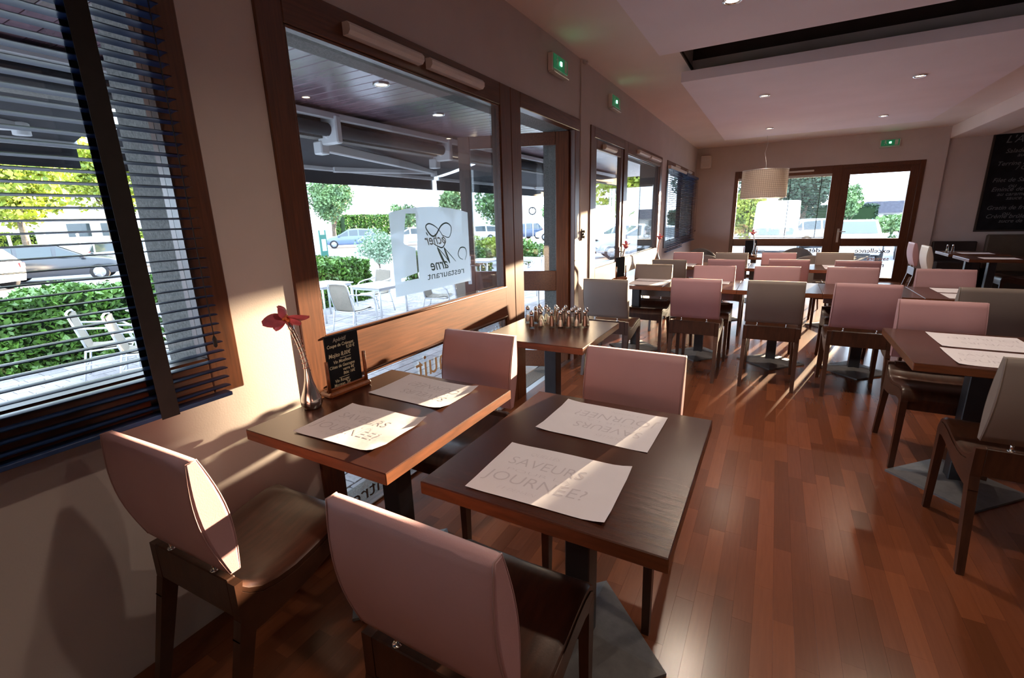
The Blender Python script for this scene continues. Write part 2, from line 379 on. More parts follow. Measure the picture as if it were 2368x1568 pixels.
def vent(parent, y0, y1, z, x=WX1, r=.026, name='vent'):
    prof = [(x, z-r), (x+.032, z-r*.95), (x+.045, z-r*.4), (x+.045, z+r*.4), (x+.032, z+r*.95), (x, z+r)]
    mb = MB(); mb.prism(prof, y0, y1, 'y', smooth=False); return mb.obj(name, 'white_plastic', parent)
# window 1 (behind the near blind)
w1 = struct('window_1', 'near left window behind the dark blind')
member(w1, 'frame_post', WX0, WX1, .845, .955, .86, 2.34); member(w1, 'frame_post', WX0, WX1, -1.7, -1.58, .86, 2.34)
member(w1, 'frame_rail', WX0, WX1, -1.58, .845, .86, 1.0); member(w1, 'frame_rail', WX0, WX1, -1.58, .845, 2.2, 2.34)
member(w1, 'frame_post', WX0, WX1-.01, -.45, -.37, 1.0, 2.2); pane(w1, -1.58, .845, 1.0, 2.2)
mb = MB(); mb.box(-.40, -.07, -1.7, .885, .83, .86+.0, .004); mb.obj('sill', 'stone_sill', w1)
# window 2 big glazed bay
w2 = struct('window_2', 'big brown-framed window with the white frosted sign')
member(w2, 'frame_post', WX0, WX1, 1.23, 1.345, -.10, 2.34); member(w2, 'frame_post', WX0, WX1, 2.975, 3.12, -.10, 2.34)
member(w2, 'frame_rail', WX0, WX1, 1.345, 2.975, 2.20, 2.34); member(w2, 'frame_rail', WX0, WX1+.004, 1.345, 2.975, .725, .955)
member(w2, 'frame_rail', WX0, WX1, 1.345, 2.975, -.10, .0)
mb = MB(); mb.tube([(WX1+.004,1.345,.957),(WX1+.004,2.975,.957)], .007, 6); mb.tube([(WX1+.006,1.345,.735),(WX1+.006,2.975,.735)], .006, 6); mb.obj('moulding', 'mahogany', w2)
pane(w2, 1.345, 2.975, .955, 2.20); pane(w2, 1.345, 2.975, 0, .725)
bead(w2, 1.345, 2.975, .955, 2.20); bead(w2, 1.345, 2.975, 0, .725)
vent(w2, 1.637, 2.132, 2.262); vent(w2, 2.196, 2.713, 2.262)
# door 1: frame in the wall, leaf swung outside
d1 = struct('door_1', 'brown glazed door standing open onto the terrace')
member(d1, 'frame_post', WX0, WX1, 3.125, 3.27, -.10, 2.34); member(d1, 'frame_rail', WX0, WX1, 3.27, 4.47, 2.235, 2.34)
member(d1, 'frame_post', WX0, WX1, 4.355, 4.47, -.10, 2.235)
mb = MB(); mb.box(-.06, -.052, 4.335, 4.357, -.02, 2.235); mb.obj('seal', 'blind_tape', d1)
mb = MB(); mb.box(-.062, .01, 3.27, 4.355, -.10, -.004, .003); mb.obj('threshold', 'steel', d1)
leaf = struct('door_2', 'open glazed door leaf seen through the big window'); leaf.location = (-.045, 4.34, 0); leaf.rotation_euler = (0,0,math.radians(19)+PI)
def lf(name, x0, x1, z0, z1, mt='mahogany_tall', b=.004, y0=-.022, y1=.022): 
    mb = MB(); mb.box(x0, x1, y0, y1, z0, z1, b); return mb.obj(name, mt, leaf)
lf('stile', 0, .125, -.08, 2.225); lf('stile', .96, 1.075, -.08, 2.225)
lf('rail', .125, .96, 2.11, 2.225, 'mahogany'); lf('rail', .125, .96, .73, .93, 'mahogany'); lf('rail', .125, .96, -.08, .10, 'mahogany')
lf('pane', .125, .96, .93, 2.11, 'pane_glass', 0, -.002, .002); lf('pane', .125, .96, .10, .73, 'pane_glass', 0, -.002, .002)
mb = MB(); mb.box(.995, 1.035, .022, .028, .80, 1.09, .002); mb.box(.995, 1.035, -.028, -.022, .80, 1.09, .002); hp = mb.obj('lock_plate', 'steel', leaf)
mb = MB()
for sy in (1, -1):
    mb.tube([(1.015,sy*.028,1.0),(1.015,sy*.07,1.0),(.99,sy*.075,1.0),(.89,sy*.075,.998)], .009, 8)
mb.obj('handle', 'steel', leaf)
mb = MB(); mb.box(.985, 1.05, -.0235, -.022, 1.62, 1.66); mb.obj('sticker', 'sticker_red', leaf)
mb = MB(); mb.box(.985, 1.05, -.0235, -.022, 1.575, 1.61); mb.obj('sticker', 'sticker_green', leaf)
mb = MB(); mb.box(0, .016, 4.545, 4.60, 1.215, 1.33, .003); mb.box(.016, .04, 4.555, 4.575, 1.235, 1.26, .003); mb.box(.016, .04, 4.555, 4.575, 1.29, 1.315, .003)
mb.box(.016, .03, 4.56, 4.592, 1.262, 1.288, .003)
tag(mb.obj('hinge_bracket', 'socket_dark'), 'small dark metal bracket on the pier right of the open door', 'bracket')
# door 3 (second door, closed) and window 3
d3 = struct('door_3', 'second brown glazed door, closed')
member(d3, 'frame_post', WX0, WX1, 4.79, 4.90, -.10, 2.34); member(d3, 'frame_rail', WX0, WX1, 4.90, 6.0, 2.235, 2.34)
member(d3, 'frame_post', WX0, WX1, 6.0, 6.16, -.10, 2.34)
for a in ((4.905,5.0,-.02,2.23),(5.90,5.99,-.02,2.23)): member(d3, 'stile', -.05, .0, *a)
for a in ((5.0,5.9,2.13,2.23),(5.0,5.9,.68,.88),(5.0,5.9,-.02,.14)): member(d3, 'rail', -.05, .0, *a)
pane(d3, 5.0, 5.9, .88, 2.13); pane(d3, 5.0, 5.9, .14, .68)
vent(d3, 5.19, 5.60, 2.175, 0)
mb = MB(); mb.box(.0, .006, 5.925, 5.965, .82, 1.06, .002); mb.tube([(.006,5.945,1.0),(.05,5.945,1.0),(.055,5.92,1.0),(.055,5.83,1.0)], .009, 8); mb.obj('handle', 'steel', d3)
w3 = struct('window_3', 'window with two short white vents beside the second door')
member(w3, 'frame_post', WX0, WX1, 8.06, 8.20, -.10, 2.34)
for a in ((6.16,8.06,2.20,2.34),(6.16,8.06,.70,.90),(6.16,8.06,-.10,.02)): member(w3, 'frame_rail', WX0, WX1, *a)
pane(w3, 6.16, 8.06, .90, 2.20); pane(w3, 6.16, 8.06, .02, .70); bead(w3, 6.16, 8.06, .90, 2.20)
vent(w3, 6.58, 7.18, 2.265); vent(w3, 7.26, 7.93, 2.265)
w4 = struct('window_4', 'far left window behind two hanging blinds')
for a in ((8.62,8.74,.86,2.34),(11.48,11.6,.86,2.34),(10.05,10.15,.98,2.22)): member(w4, 'frame_post', WX0, WX1, *a)
for a in ((8.74,11.48,.86,.98),(8.74,11.48,2.22,2.34)): member(w4, 'frame_rail', WX0, WX1, *a)
pane(w4, 8.74, 11.48, .98, 2.22); vent(w4, 9.1, 9.6, 2.285); vent(w4, 10.5, 11.0, 2.285)
# end wall window and door
def emember(parent, name, x0, x1, z0, z1, y0=11.888, y1=11.96): 
    mb = MB(); mb.box(x0, x1, y0, y1, z0, z1, .004); return mb.obj(name, 'mahogany_tall' if z1-z0 > x1-x0 else 'mahogany', parent)
def epane(parent, x0, x1, z0, z1, y=11.93): 
    mb = MB(); mb.box(x0, x1, y-.002, y+.002, z0, z1); return mb.obj('pane', 'pane_glass', parent)
w5 = struct('window_5', 'end wall window behind the hanging lamp')
emember(w5, 'frame_post', .82, .90, -.02, 2.31); emember(w5, 'frame_post', 2.62, 2.79, -.02, 2.31)
for a in ((.90,2.62,2.14,2.31),(.90,2.62,.70,.86),(.90,2.62,-.02,.06)): emember(w5, 'frame_rail', *a)
epane(w5, .90, 2.62, .86, 2.14); epane(w5, .90, 2.62, .06, .70)
mb = MB(); mb.box(1.85, 2.30, 11.85, 11.888, 2.215, 2.25, .006); mb.obj('vent', 'white_plastic', w5)
d4 = struct('door_4', 'glazed door in the end wall with bright car park behind')
emember(d4, 'frame_post', 4.0, 4.08, -.02, 2.31); emember(d4, 'frame_rail', 2.79, 4.0, 2.235, 2.31)
for a in ((2.788,2.93,-.02,2.24),(3.87,4.002,-.02,2.24)): emember(d4, 'stile', *a, 11.9, 11.95)
for a in ((2.93,3.87,2.115,2.24),(2.93,3.87,.70,.86),(2.93,3.87,-.02,.07)): emember(d4, 'rail', *a, 11.9, 11.95)
epane(d4, 2.93, 3.87, .86, 2.115); epane(d4, 2.93, 3.87, .07, .70)
mb = MB(); mb.box(2.845, 2.885, 11.893, 11.90, .78, 1.06, .002); mb.tube([(2.865,11.893,1.0),(2.865,11.84,1.0),(2.89,11.835,1.0),(2.98,11.835,1.0)], .01, 8); mb.obj('handle', 'steel', d4)
mb = MB(); mb.box(-.35, 4.6, 11.96, 12.2, -.06, -.02); mb.obj('trim_5', 'stone_sill', kind='structure')
# ---- writing on the glass (reads from outside, so mirrored here)
film = MB()
def FY(u, v): return (-.0265, 2.575 - u*.72, 1.055 + v*.475)     # u runs right-to-left as seen from inside
def arc(u): return .93 + .07*(1-(2*u-1)**2)
# film outline with a wine-glass shaped hole: build as grid columns between polylines
gl_l = [(.0,.165),(.0,.165)]
def glass_edges(v):      # the hole (u0,u1) at height v, in u
    if v < .165: return None
    if v < .20: return (.72, .93)
    if v < .235: return (.72, .93 - (v-.20)/.035*.19)
    if v < .53: return (.72, .74)
    if v < .60: return (.715, .74 + .13*math.sin((v-.53)/.07*PI/2))
    if v < .92: return (.71 + 0*(v), .87 - .05*((v-.60)/.32))
    return None
vs_ = [0,.05,.11,.165,.166,.199,.2,.21,.22,.235,.30,.40,.53,.545,.56,.58,.6,.65,.7,.75,.8,.85,.919,.92]
for i in range(len(vs_)-1):
    a, b = vs_[i], vs_[i+1]; e0, e1 = glass_edges((a+b)/2), glass_edges((a+b)/2)
    e0 = glass_edges(a+1e-6) or e1; e1b = glass_edges(b-1e-6) or e1
    if glass_edges((a+b)/2) is None:
        film.add([FY(0,a),FY(1,a),FY(1,b),FY(0,b)], [(0,1,2,3)])
    else:
        film.add([FY(0,a),FY(e0[0],a),FY(e1b[0],b),FY(0,b)], [(0,1,2,3)])
        film.add([FY(e0[1],a),FY(1,a),FY(1,b),FY(e1b[1],b)], [(0,1,2,3)])
for k in range(12):
    u0, u1 = k/12, (k+1)/12
    film.add([FY(u0,.92),FY(u1,.92),FY(u1,arc(u1)),FY(u0,arc(u0))], [(0,1,2,3)])
FILM = film.obj('frosted_sign', 'frost_film', w2); FILM['label'] = 'frosted restaurant sign with wine glass cut-out, mirrored from inside'
mat('film_ink', (.10,.20,.19), .6); mat('ink_gold', (.75,.55,.3), .6); mat('ink_dark', (.10,.07,.06), .6); mat('ink_pink', (.75,.6,.62), .6); mat('film_light', (.9,.95,.97), .6)
def gtext(body, y, z, size, mt, parent, xs=1.0, shear=0, bold=0, x=-.0255):
    return text(body, size, basis((x, y, z), (0,-1,0), (0,0,1)), mt, 'lettering', parent, shear, 'LEFT', bold, xs)
gtext('restaurant', 2.505, 1.115, .062, 'film_ink', w2, 1.45)
mat('film_mid', (.34,.50,.52), .6)
gtext('ocher', 2.335, 1.315, .088, 'film_mid', w2, .95, .35, .001)
gtext('arne', 2.34, 1.165, .095, 'film_ink', w2, 1.0, .35, .001)
def stroke(pts, r, parent, mt='film_ink'):
    """flat pen stroke on the film, pts = (u,v)"""
    P = []
    for i in range(len(pts)-1):
        p0 = pts[max(i-1,0)]; p1 = pts[i]; p2 = pts[i+1]; p3 = pts[min(i+2,len(pts)-1)]
        for t in (0,.25,.5,.75):
            P.append(tuple(.5*((2*p1[k])+(-p0[k]+p2[k])*t+(2*p0[k]-5*p1[k]+4*p2[k]-p3[k])*t*t+(-p0[k]+3*p1[k]-3*p2[k]+p3[k])*t**3) for k in (0,1)))
    P.append(pts[-1]); path = [Vector(FY(*p))+Vector((.0012,0,0)) for p in P]; n = len(path); mb = MB()
    rows = []
    for i, p in enumerate(path):
        t = (path[min(i+1,n-1)]-path[max(i-1,0)]).normalized(); s_ = Vector((0,-t.z,t.y))*r*(.35+.65*math.sin(PI*(i+.5)/n))
        rows.append([p-s_, p+s_])
    mb.grid(rows, smooth=False); return mb.obj('lettering', mt, parent)
stroke([(.60,.70),(.58,.66)], .004, w2)
stroke([(.40,.66),(.30,.62),(.26,.74),(.32,.80),(.40,.77),(.48,.66),(.54,.66),(.60,.76),(.55,.80),(.45,.74),(.37,.62)], .005, w2)
stroke([(.40,.62),(.36,.56),(.40,.50),(.46,.52),(.52,.56)], .004, w2)
stroke([(.08,.30),(.05,.38),(.07,.46),(.14,.47),(.18,.40),(.16,.34),(.11,.31)], .004, w2)
stroke([(.22,.30),(.30,.40),(.38,.50)], .003, w2); stroke([(.38,.50),(.34,.38),(.31,.29)], .008, w2); stroke([(.31,.29),(.38,.40),(.47,.51)], .003, w2); stroke([(.47,.51),(.41,.36),(.37,.27)], .009, w2)
# verse on the lower pane
for body, y, z, s_, m_, xs in (('détentes', 3.0, .60, .115, 'film_light', 1.15), ('nuit', 2.27, .545, .20, 'ink_gold', 1.0), ('comme', 1.86, .545, .17, 'ink_pink', 1.0),
                         ('en', 2.44, .655, .07, 'ink_pink', 1.0), ('tours.d', 2.62, .50, .08, 'ink_dark', 1.2), ('soirs', 2.93, .50, .08, 'ink_dark', 1.0),
                         ('gourmand', 1.56, .30, .075, 'ink_dark', 1.0), ('à la', 1.60, .19, .07, 'ink_dark', 1.3), ('rencontre', 1.98, .035, .12, 'ink_dark', 1.2),
                         ('c-', 2.14, .03, .12, 'ink_dark', 1.3), ('jour', 2.85, .33, .12, 'film_light', 1.0)):
    gtext(body, y, z, s_, m_, w2, xs, .1 if m_ == 'film_light' else 0)
def etext(body, x, z, size, mt, parent, xs=1.0):
    return text(body, size, basis((x, 11.925, z), (-1,0,0), (0,0,1)), mt, 'lettering', parent, 0, 'LEFT', .002, xs)
etext('détente', 2.60, .57, .13, 'ink_dark', w5, 1.25); etext('soirée', 2.50, .44, .11, 'ink_pink', w5, 1.25); etext('à table', 2.2, .3, .11, 'ink_pink', w5, 1.2)
etext('excellence', 3.78, .57, .12, 'ink_dark', d4, 1.15); etext('saveurs', 3.78, .42, .10, 'ink_pink', d4, 1.2); etext('menu', 3.72, .28, .13, 'ink_dark', d4, 1.0)
# ================================================================== BLINDS
def blind(name, label, axis, a0, a1, z0, z1, off, wd, step, mt, tapes, tape_w, group=None, tilt=.04, boxmt=None, cordmt='blind_tape', tapemt='blind_tape', th=.0025, cord_at=None, side=1):
    t = thing(name, label, 'blind', (0,0,0), 0, group)
    n = int((z1-z0)/step)
    def bx(mb, s0, s1, d0, d1, zz0, zz1, b=0):
        if axis == 'y': mb.box(off+d0*side, off+d1*side, s0, s1, zz0, zz1, b)
        else: mb.box(s0, s1, off+d0*side, off+d1*side, zz0, zz1, b)
    mb = MB(); h_ = wd/2; tz = h_*math.sin(tilt); cw = h_*math.cos(tilt)
    def slatmesh():
        m = MB(); rows = []
        for q in range(5):
            f = -1+q*.5; z = f*tz + (1-f*f)*.0022
            rows.append((f*cw, z))
        L0, L1 = a0, a1
        for sgn, fl in ((0,False),(-th,True)):
            if axis == 'y': R_ = [[(d, L0, z+sgn) for d, z in rows], [(d, L1, z+sgn) for d, z in rows]]
            else: R_ = [[(L0, d, z+sgn) for d, z in rows], [(L1, d, z+sgn) for d, z in rows]]
            m.grid(R_, flip=(fl == (axis == 'y')))
        return m.mesh('slat', mt)
    sm = slatmesh()
    for k in range(1, n):
        s_ = link('slat', sm, t); s_.location = ((off, 0, z0+k*step) if axis == 'y' else (0, off, z0+k*step))
    mb = MB(); bx(mb, a0, a1, -wd*.5, wd*.5, z0-.006, z0+.008, .002); mb.obj('bottom_rail', mt, t)
    mb = MB(); bx(mb, a0-.01, a1+.01, -wd*.6, wd*.6, z1-.045, z1+.005, .003); mb.obj('head_rail', boxmt or mt, t)
    for p in tapes:
        mb = MB(); bx(mb, p-tape_w/2, p+tape_w/2, wd*.5+.002, wd*.5+.0035, z0-.01, z1-.04); bx(mb, p-tape_w/2, p+tape_w/2, -wd*.5-.0035, -wd*.5-.002, z0-.01, z1-.04); mb.obj('tape', tapemt, t)
    if cord_at:
        for p in cord_at:
            mb = MB(); dx = off+side*(wd*.5+.012)
            pt = (lambda z: (dx, p, z)) if axis == 'y' else (lambda z: (p, dx, z))
            mb.tube([pt(z1-.05), pt((z0+z1)/2), pt(z0+.22)], .0016, 6); mb.lathe([(.003,0),(.007,-.01),(.006,-.035),(.002,-.04)], 8, pt(z0+.22)); mb.obj('cord', cordmt, t)
    return t
blind('venetian_blind', 'large dark venetian blind on the near left window', 'y', -1.5, .868, .872, 2.33, .062, .046, .032, 'dark_blind', (.665, -.5), .052, tilt=.05, cord_at=(.835,))
blind('venetian_blind', 'first dark blind on the far left window, hanging lower', 'y', 8.55, 10.12, .80, 2.24, .06, .045, .034, 'dark_blind', (8.85, 9.8), .012, 'dark blinds on the far left window', boxmt='white_plastic', cord_at=(8.7,))
blind('venetian_blind', 'second dark blind on the far left window, nearest the corner', 'y', 10.2, 11.72, .86, 2.22, .06, .045, .034, 'dark_blind', (10.5, 11.4), .012, 'dark blinds on the far left window', cord_at=(10.35, 11.65))
blind('venetian_blind', 'fine pale venetian blind on the end wall window behind the hanging lamp', 'x', .91, 2.61, .885, 2.15, 11.86, .022, .030, 'pale_blind', (1.2, 1.9, 2.45), .010, tilt=0.0, th=.0015, side=-1)
# ================================================================== CEILING FITTINGS
def downlight(x, y, z, lab, glow='lamp_dim', r=.055, group='downlights in the ceiling panels', power=0):
    t = thing('downlight', lab, 'ceiling light', (x, y, z), 0, group)
    mb = MB(); mb.lathe([(r, .0), (r+.003, -.006), (r-.004, -.012), (r-.016, -.010), (r-.02, -.002), (r-.02, 0)], 24, cap=False); mb.obj('ring', 'chrome', t)
    mb = MB(); mb.lathe([(.001,-.004),(r-.022,-.005),(r-.019,-.001)], 20, cap=False); mb.obj('bulb', glow, t)
    if power:
        l = bpy.data.lights.new('spot', 'SPOT'); l.energy = power; l.color = (1,.80,.62); l.spot_size = math.radians(125); l.spot_blend = .6; l.shadow_soft_size = .035
        lo = bpy.data.objects.new('spot', l); COL.objects.link(lo); lo.parent = t; lo.location = (0,0,-.02)
    return t
downlight(1.34, 3.71, 2.775, 'bright downlight in the near ceiling panel', 'lamp_glow', .06, None, 34)
for x, y, pw, lab in ((2.75, 3.71, 18, 'downlight of the near ceiling panel just outside the picture at the top right'), (1.34, 1.2, 10, 'downlight of the near ceiling panel over the middle foreground table'), (2.75, 1.2, 17, 'downlight of the near ceiling panel over the aisle beside the camera'),
                      (1.34, -1.3, 5, 'downlight of the near ceiling panel behind the camera, window side'), (2.75, -1.3, 6, 'downlight of the near ceiling panel behind the camera, aisle side')):
    downlight(x, y, 2.775, lab, 'lamp_glow', .06, 'downlights in the ceiling panels', pw)
for x, y, lab in ((1.475, 6.29, 'front left downlight in the far ceiling panel'), (1.49, 8.7, 'back left downlight in the far ceiling panel'), (2.81, 6.33, 'front right downlight in the far ceiling panel'), (2.88, 8.63, 'back right downlight in the far ceiling panel')):
    downlight(x, y, 2.69, lab, power=22)
# pendant lamp
pl = thing('pendant_lamp', 'wide pale drum lamp with fine grid pattern hanging before the end window', 'lamp', (1.48, 9.2, 1.665))
mb = MB(); R_ = .345; mb.lathe([(R_, 0), (R_, .445)], 48, cap=False); mb.lathe([(R_-.004, .445), (R_-.004, 0)], 48, cap=False); mb.obj('shade', 'shade_fabric', pl)
mb = MB()
for k in range(15):
    z = .02+k*.029; mb.lathe([(R_+.0012, z), (R_+.0012, z+.003)], 48, cap=False)
for k in range(72):
    a = 2*PI*k/72; c_, s_ = math.cos(a), math.sin(a); mb.box(-.0015, .0015, R_+.0004, R_+.0016, 0, .445, T=Matrix.Rotation(a, 4, 'Z'))
mb.obj('grid_threads', 'shade_thread', pl, 'stuff')
mb = MB(); mb.tube([(R_*math.cos(2*PI*k/32), R_*math.sin(2*PI*k/32), .0) for k in range(33)], .004, 6, cap=False); mb.tube([(R_*math.cos(2*PI*k/32), R_*math.sin(2*PI*k/32), .445) for k in range(33)], .004, 6, cap=False)
for k in range(3):
    a = 2*PI*k/3; mb.tube([(0,0,.40), (R_*math.cos(a), R_*math.sin(a), .445)], .0025, 6)
mb.obj('hoop', 'steel', pl)
mb = MB(); mb.tube([(0,0,.42),(.005,0,.55),(-.035,.05,.72),(-.005,.15,.88),(-.03,.3,1.0),(-.03,.42,1.10),(-.03,.46,1.195)], .003, 6); mb.lathe([(.035,0),(.035,-.02),(.01,-.03)], 12, (-.03,.46,1.195)); mb.obj('cord', 'steel', pl)
mb = MB(); mb.lathe([(.02,.42),(.022,.33),(.012,.32)], 12); mb.lathe([(.002,.23),(.03,.25),(.034,.28),(.015,.325)], 14); mb.obj('bulb', 'white_plastic', pl)
# exit signs
def exit_sign(loc, rz, lab):
    t = thing('exit_sign', lab, 'exit sign', loc, rz, 'green emergency exit signs')
    mb = MB(); mb.box(-.155, .155, 0, .045, -.065, .07, .006); mb.obj('housing', 'white_plastic', t)
    mb = MB(); mb.box(-.14, .14, .045, .052, -.045, .062, .002); mb.obj('legend_plate', 'exit_green', t)
    mb = MB(); mb.box(-.155, .155, .01, .06, -.075, -.065, .002); mb.obj('lower_lip', 'exit_clear', t)
    mb = MB(); y = .0535
    def fig(pts): mb.add([(p[0], y, p[1]) for p in pts], [tuple(range(len(pts)))])
    cxx = .075
    fig([(cxx+.008*math.cos(a*PI/4), .047+.008*math.sin(a*PI/4)) for a in range(8)])
    fig([(cxx-.010,.036),(cxx+.010,.038),(cxx+.004,.008),(cxx-.012,.008)]); fig([(cxx-.012,.010),(cxx+.002,.010),(cxx+.016,-.012),(cxx+.010,-.03),(cxx+.004,-.012)])
    fig([(cxx-.004,.010),(cxx-.014,.010),(cxx-.03,-.018),(cxx-.024,-.022)]); fig([(cxx+.008,.036),(cxx+.026,.020),(cxx+.022,.014),(cxx+.006,.028)])
    fig([(-.12,-.035),(-.07,-.035),(-.07,.055),(-.12,.055)])
    mb.obj('pictogram', 'exit_clear', t)
    mb = MB(); mb.lathe([(.001,.004),(.012,.003),(.014,0)], 14); me = mb.mesh('led', 'exit_led'); me.transform(basis((0,y,.012),(1,0,0),(0,0,1)) @ Matrix.Rotation(0,4,'Z')); link('led', me, t)
    mb = MB(); mb.box(-.016,.016,.051,.056,-.004,.028,.003); mb.obj('led', 'exit_led', t)
exit_sign((0, 3.93, 2.655), -PI/2, 'green exit sign above the open door, nearest the camera')
exit_sign((0, 5.49, 2.655), -PI/2, 'smaller-looking green exit sign above the second door')
exit_sign((3.48, 11.9, 2.645), PI, 'green exit sign on the end wall above the glazed door')
# speaker
sp = thing('wall_speaker', 'beige box loudspeaker high in the far left corner', 'speaker', (.21, 11.9, 2.55))
mb = MB(); mb.box(-.10, .11, -.20, -.03, -.13, .13, .012); mb.obj('cabinet', 'white_plastic', sp)
mb = MB(); 
for k in range(9): mb.box(-.085, .095, -.206, -.20, -.11+k*.025, -.098+k*.025)
mb.obj('grille', 'plaster', sp, 'stuff'); mb = MB(); mb.box(-.02, .03, -.03, 0, -.04, .04); mb.obj('bracket', 'steel', sp)
# ================================================================== TABLES
def make_table(label, loc, sx=.67, sy=.69):
    t = thing('dining_table', label, 'table', loc)
    mb = MB(); b = .0025; mb.box(-sx/2, sx/2, -sy/2, sy/2, .71, .75, b); me = mb.mesh('tabletop', ['table_wood', 'table_edge'])
    for p in me.polygons:
        if abs(p.normal.z) < .5: p.material_index = 1
    link('tabletop', me, t)
    mb = MB(); mb.box(-.042, .042, -.042, .042, .03, .70, .004); mb.obj('column', 'black_metal', t)
    mb = MB(); mb.box(-.17, .17, -.025, .025, .695, .71, .002); mb.box(-.025, .025, -.17, .17, .695, .71, .002); mb.obj('top_bracket', 'black_metal', t)
    mb = MB(); hd = .295; k = .045
    ring0 = [(hd,0),(0,hd),(-hd,0),(0,-hd)]; q = [(k,k),(-k,k),(-k,-k),(k,-k)]
    vs = [(x,y,0) for x,y in ring0] + [(x,y,.012) for x,y in ring0] + [(k,0,.045),(0,k,.045),(-k,0,.045),(0,-k,.045)]
    fs = [(3,2,1,0)] + [(i,(i+1)%4,(i+1)%4+4,i+4) for i in range(4)] + [(4+i,4+(i+1)%4,8+(i+1)%4,8+i) for i in range(4)] + [(8,9,10,11)]
    mb.add(vs, fs); mb.obj('base_plate', 'base_metal', t)
    return t
T0 = {}
def table(key, x0, y0, label, sy=.69, sx=.67, group='square brown pedestal tables'):
    if (sx, sy) not in T0:
        T0[sx, sy] = make_table(label, (x0+sx/2, y0+sy/2, 0), sx, sy); T0[sx, sy]['group'] = group; return T0[sx, sy]
    return dup(T0[sx, sy], (x0+sx/2, y0+sy/2, 0), 0, label, group)
table('A', .933, .868, 'brown table in the middle foreground with two placemats', .765)
table('B', .150, .852, 'brown foreground table by the window carrying the vase and the small menu board', .74)
table('C', .20, 2.31, 'brown table by the window covered with glass shakers', .69)
table('R', 2.352, 2.69, 'brown table at the right edge with two placemats', .765, .70)
row2 = [('brown table of the second row against the window wall, with a tall vase', .125), ('brown table of the second row, second from the windows', .797), ('brown table of the second row, third from the windows', 1.469), ('brown table of the second row, fourth from the windows', 2.141), ('brown table of the second row at its right end with two placemats', 2.813)]
for lab, x in row2: table('t', x, 4.725, lab)
row3 = [('brown table of the third row against the window wall', .125), ('brown table of the third row, second from the windows', .797), ('brown table of the third row, third from the windows', 1.469), ('brown table of the third row, right end, with a placemat', 2.141)]
for lab, x in row3: table('t', x, 6.67, lab)
table('V', 1.12, 8.33, 'small far table before the end window with vase and menu')
table('U', 4.03, 8.43, 'dark table in the right-hand alcove, nearer one', .69); table('U', 4.03, 9.32, 'dark table in the right-hand alcove, farther one with two shakers')
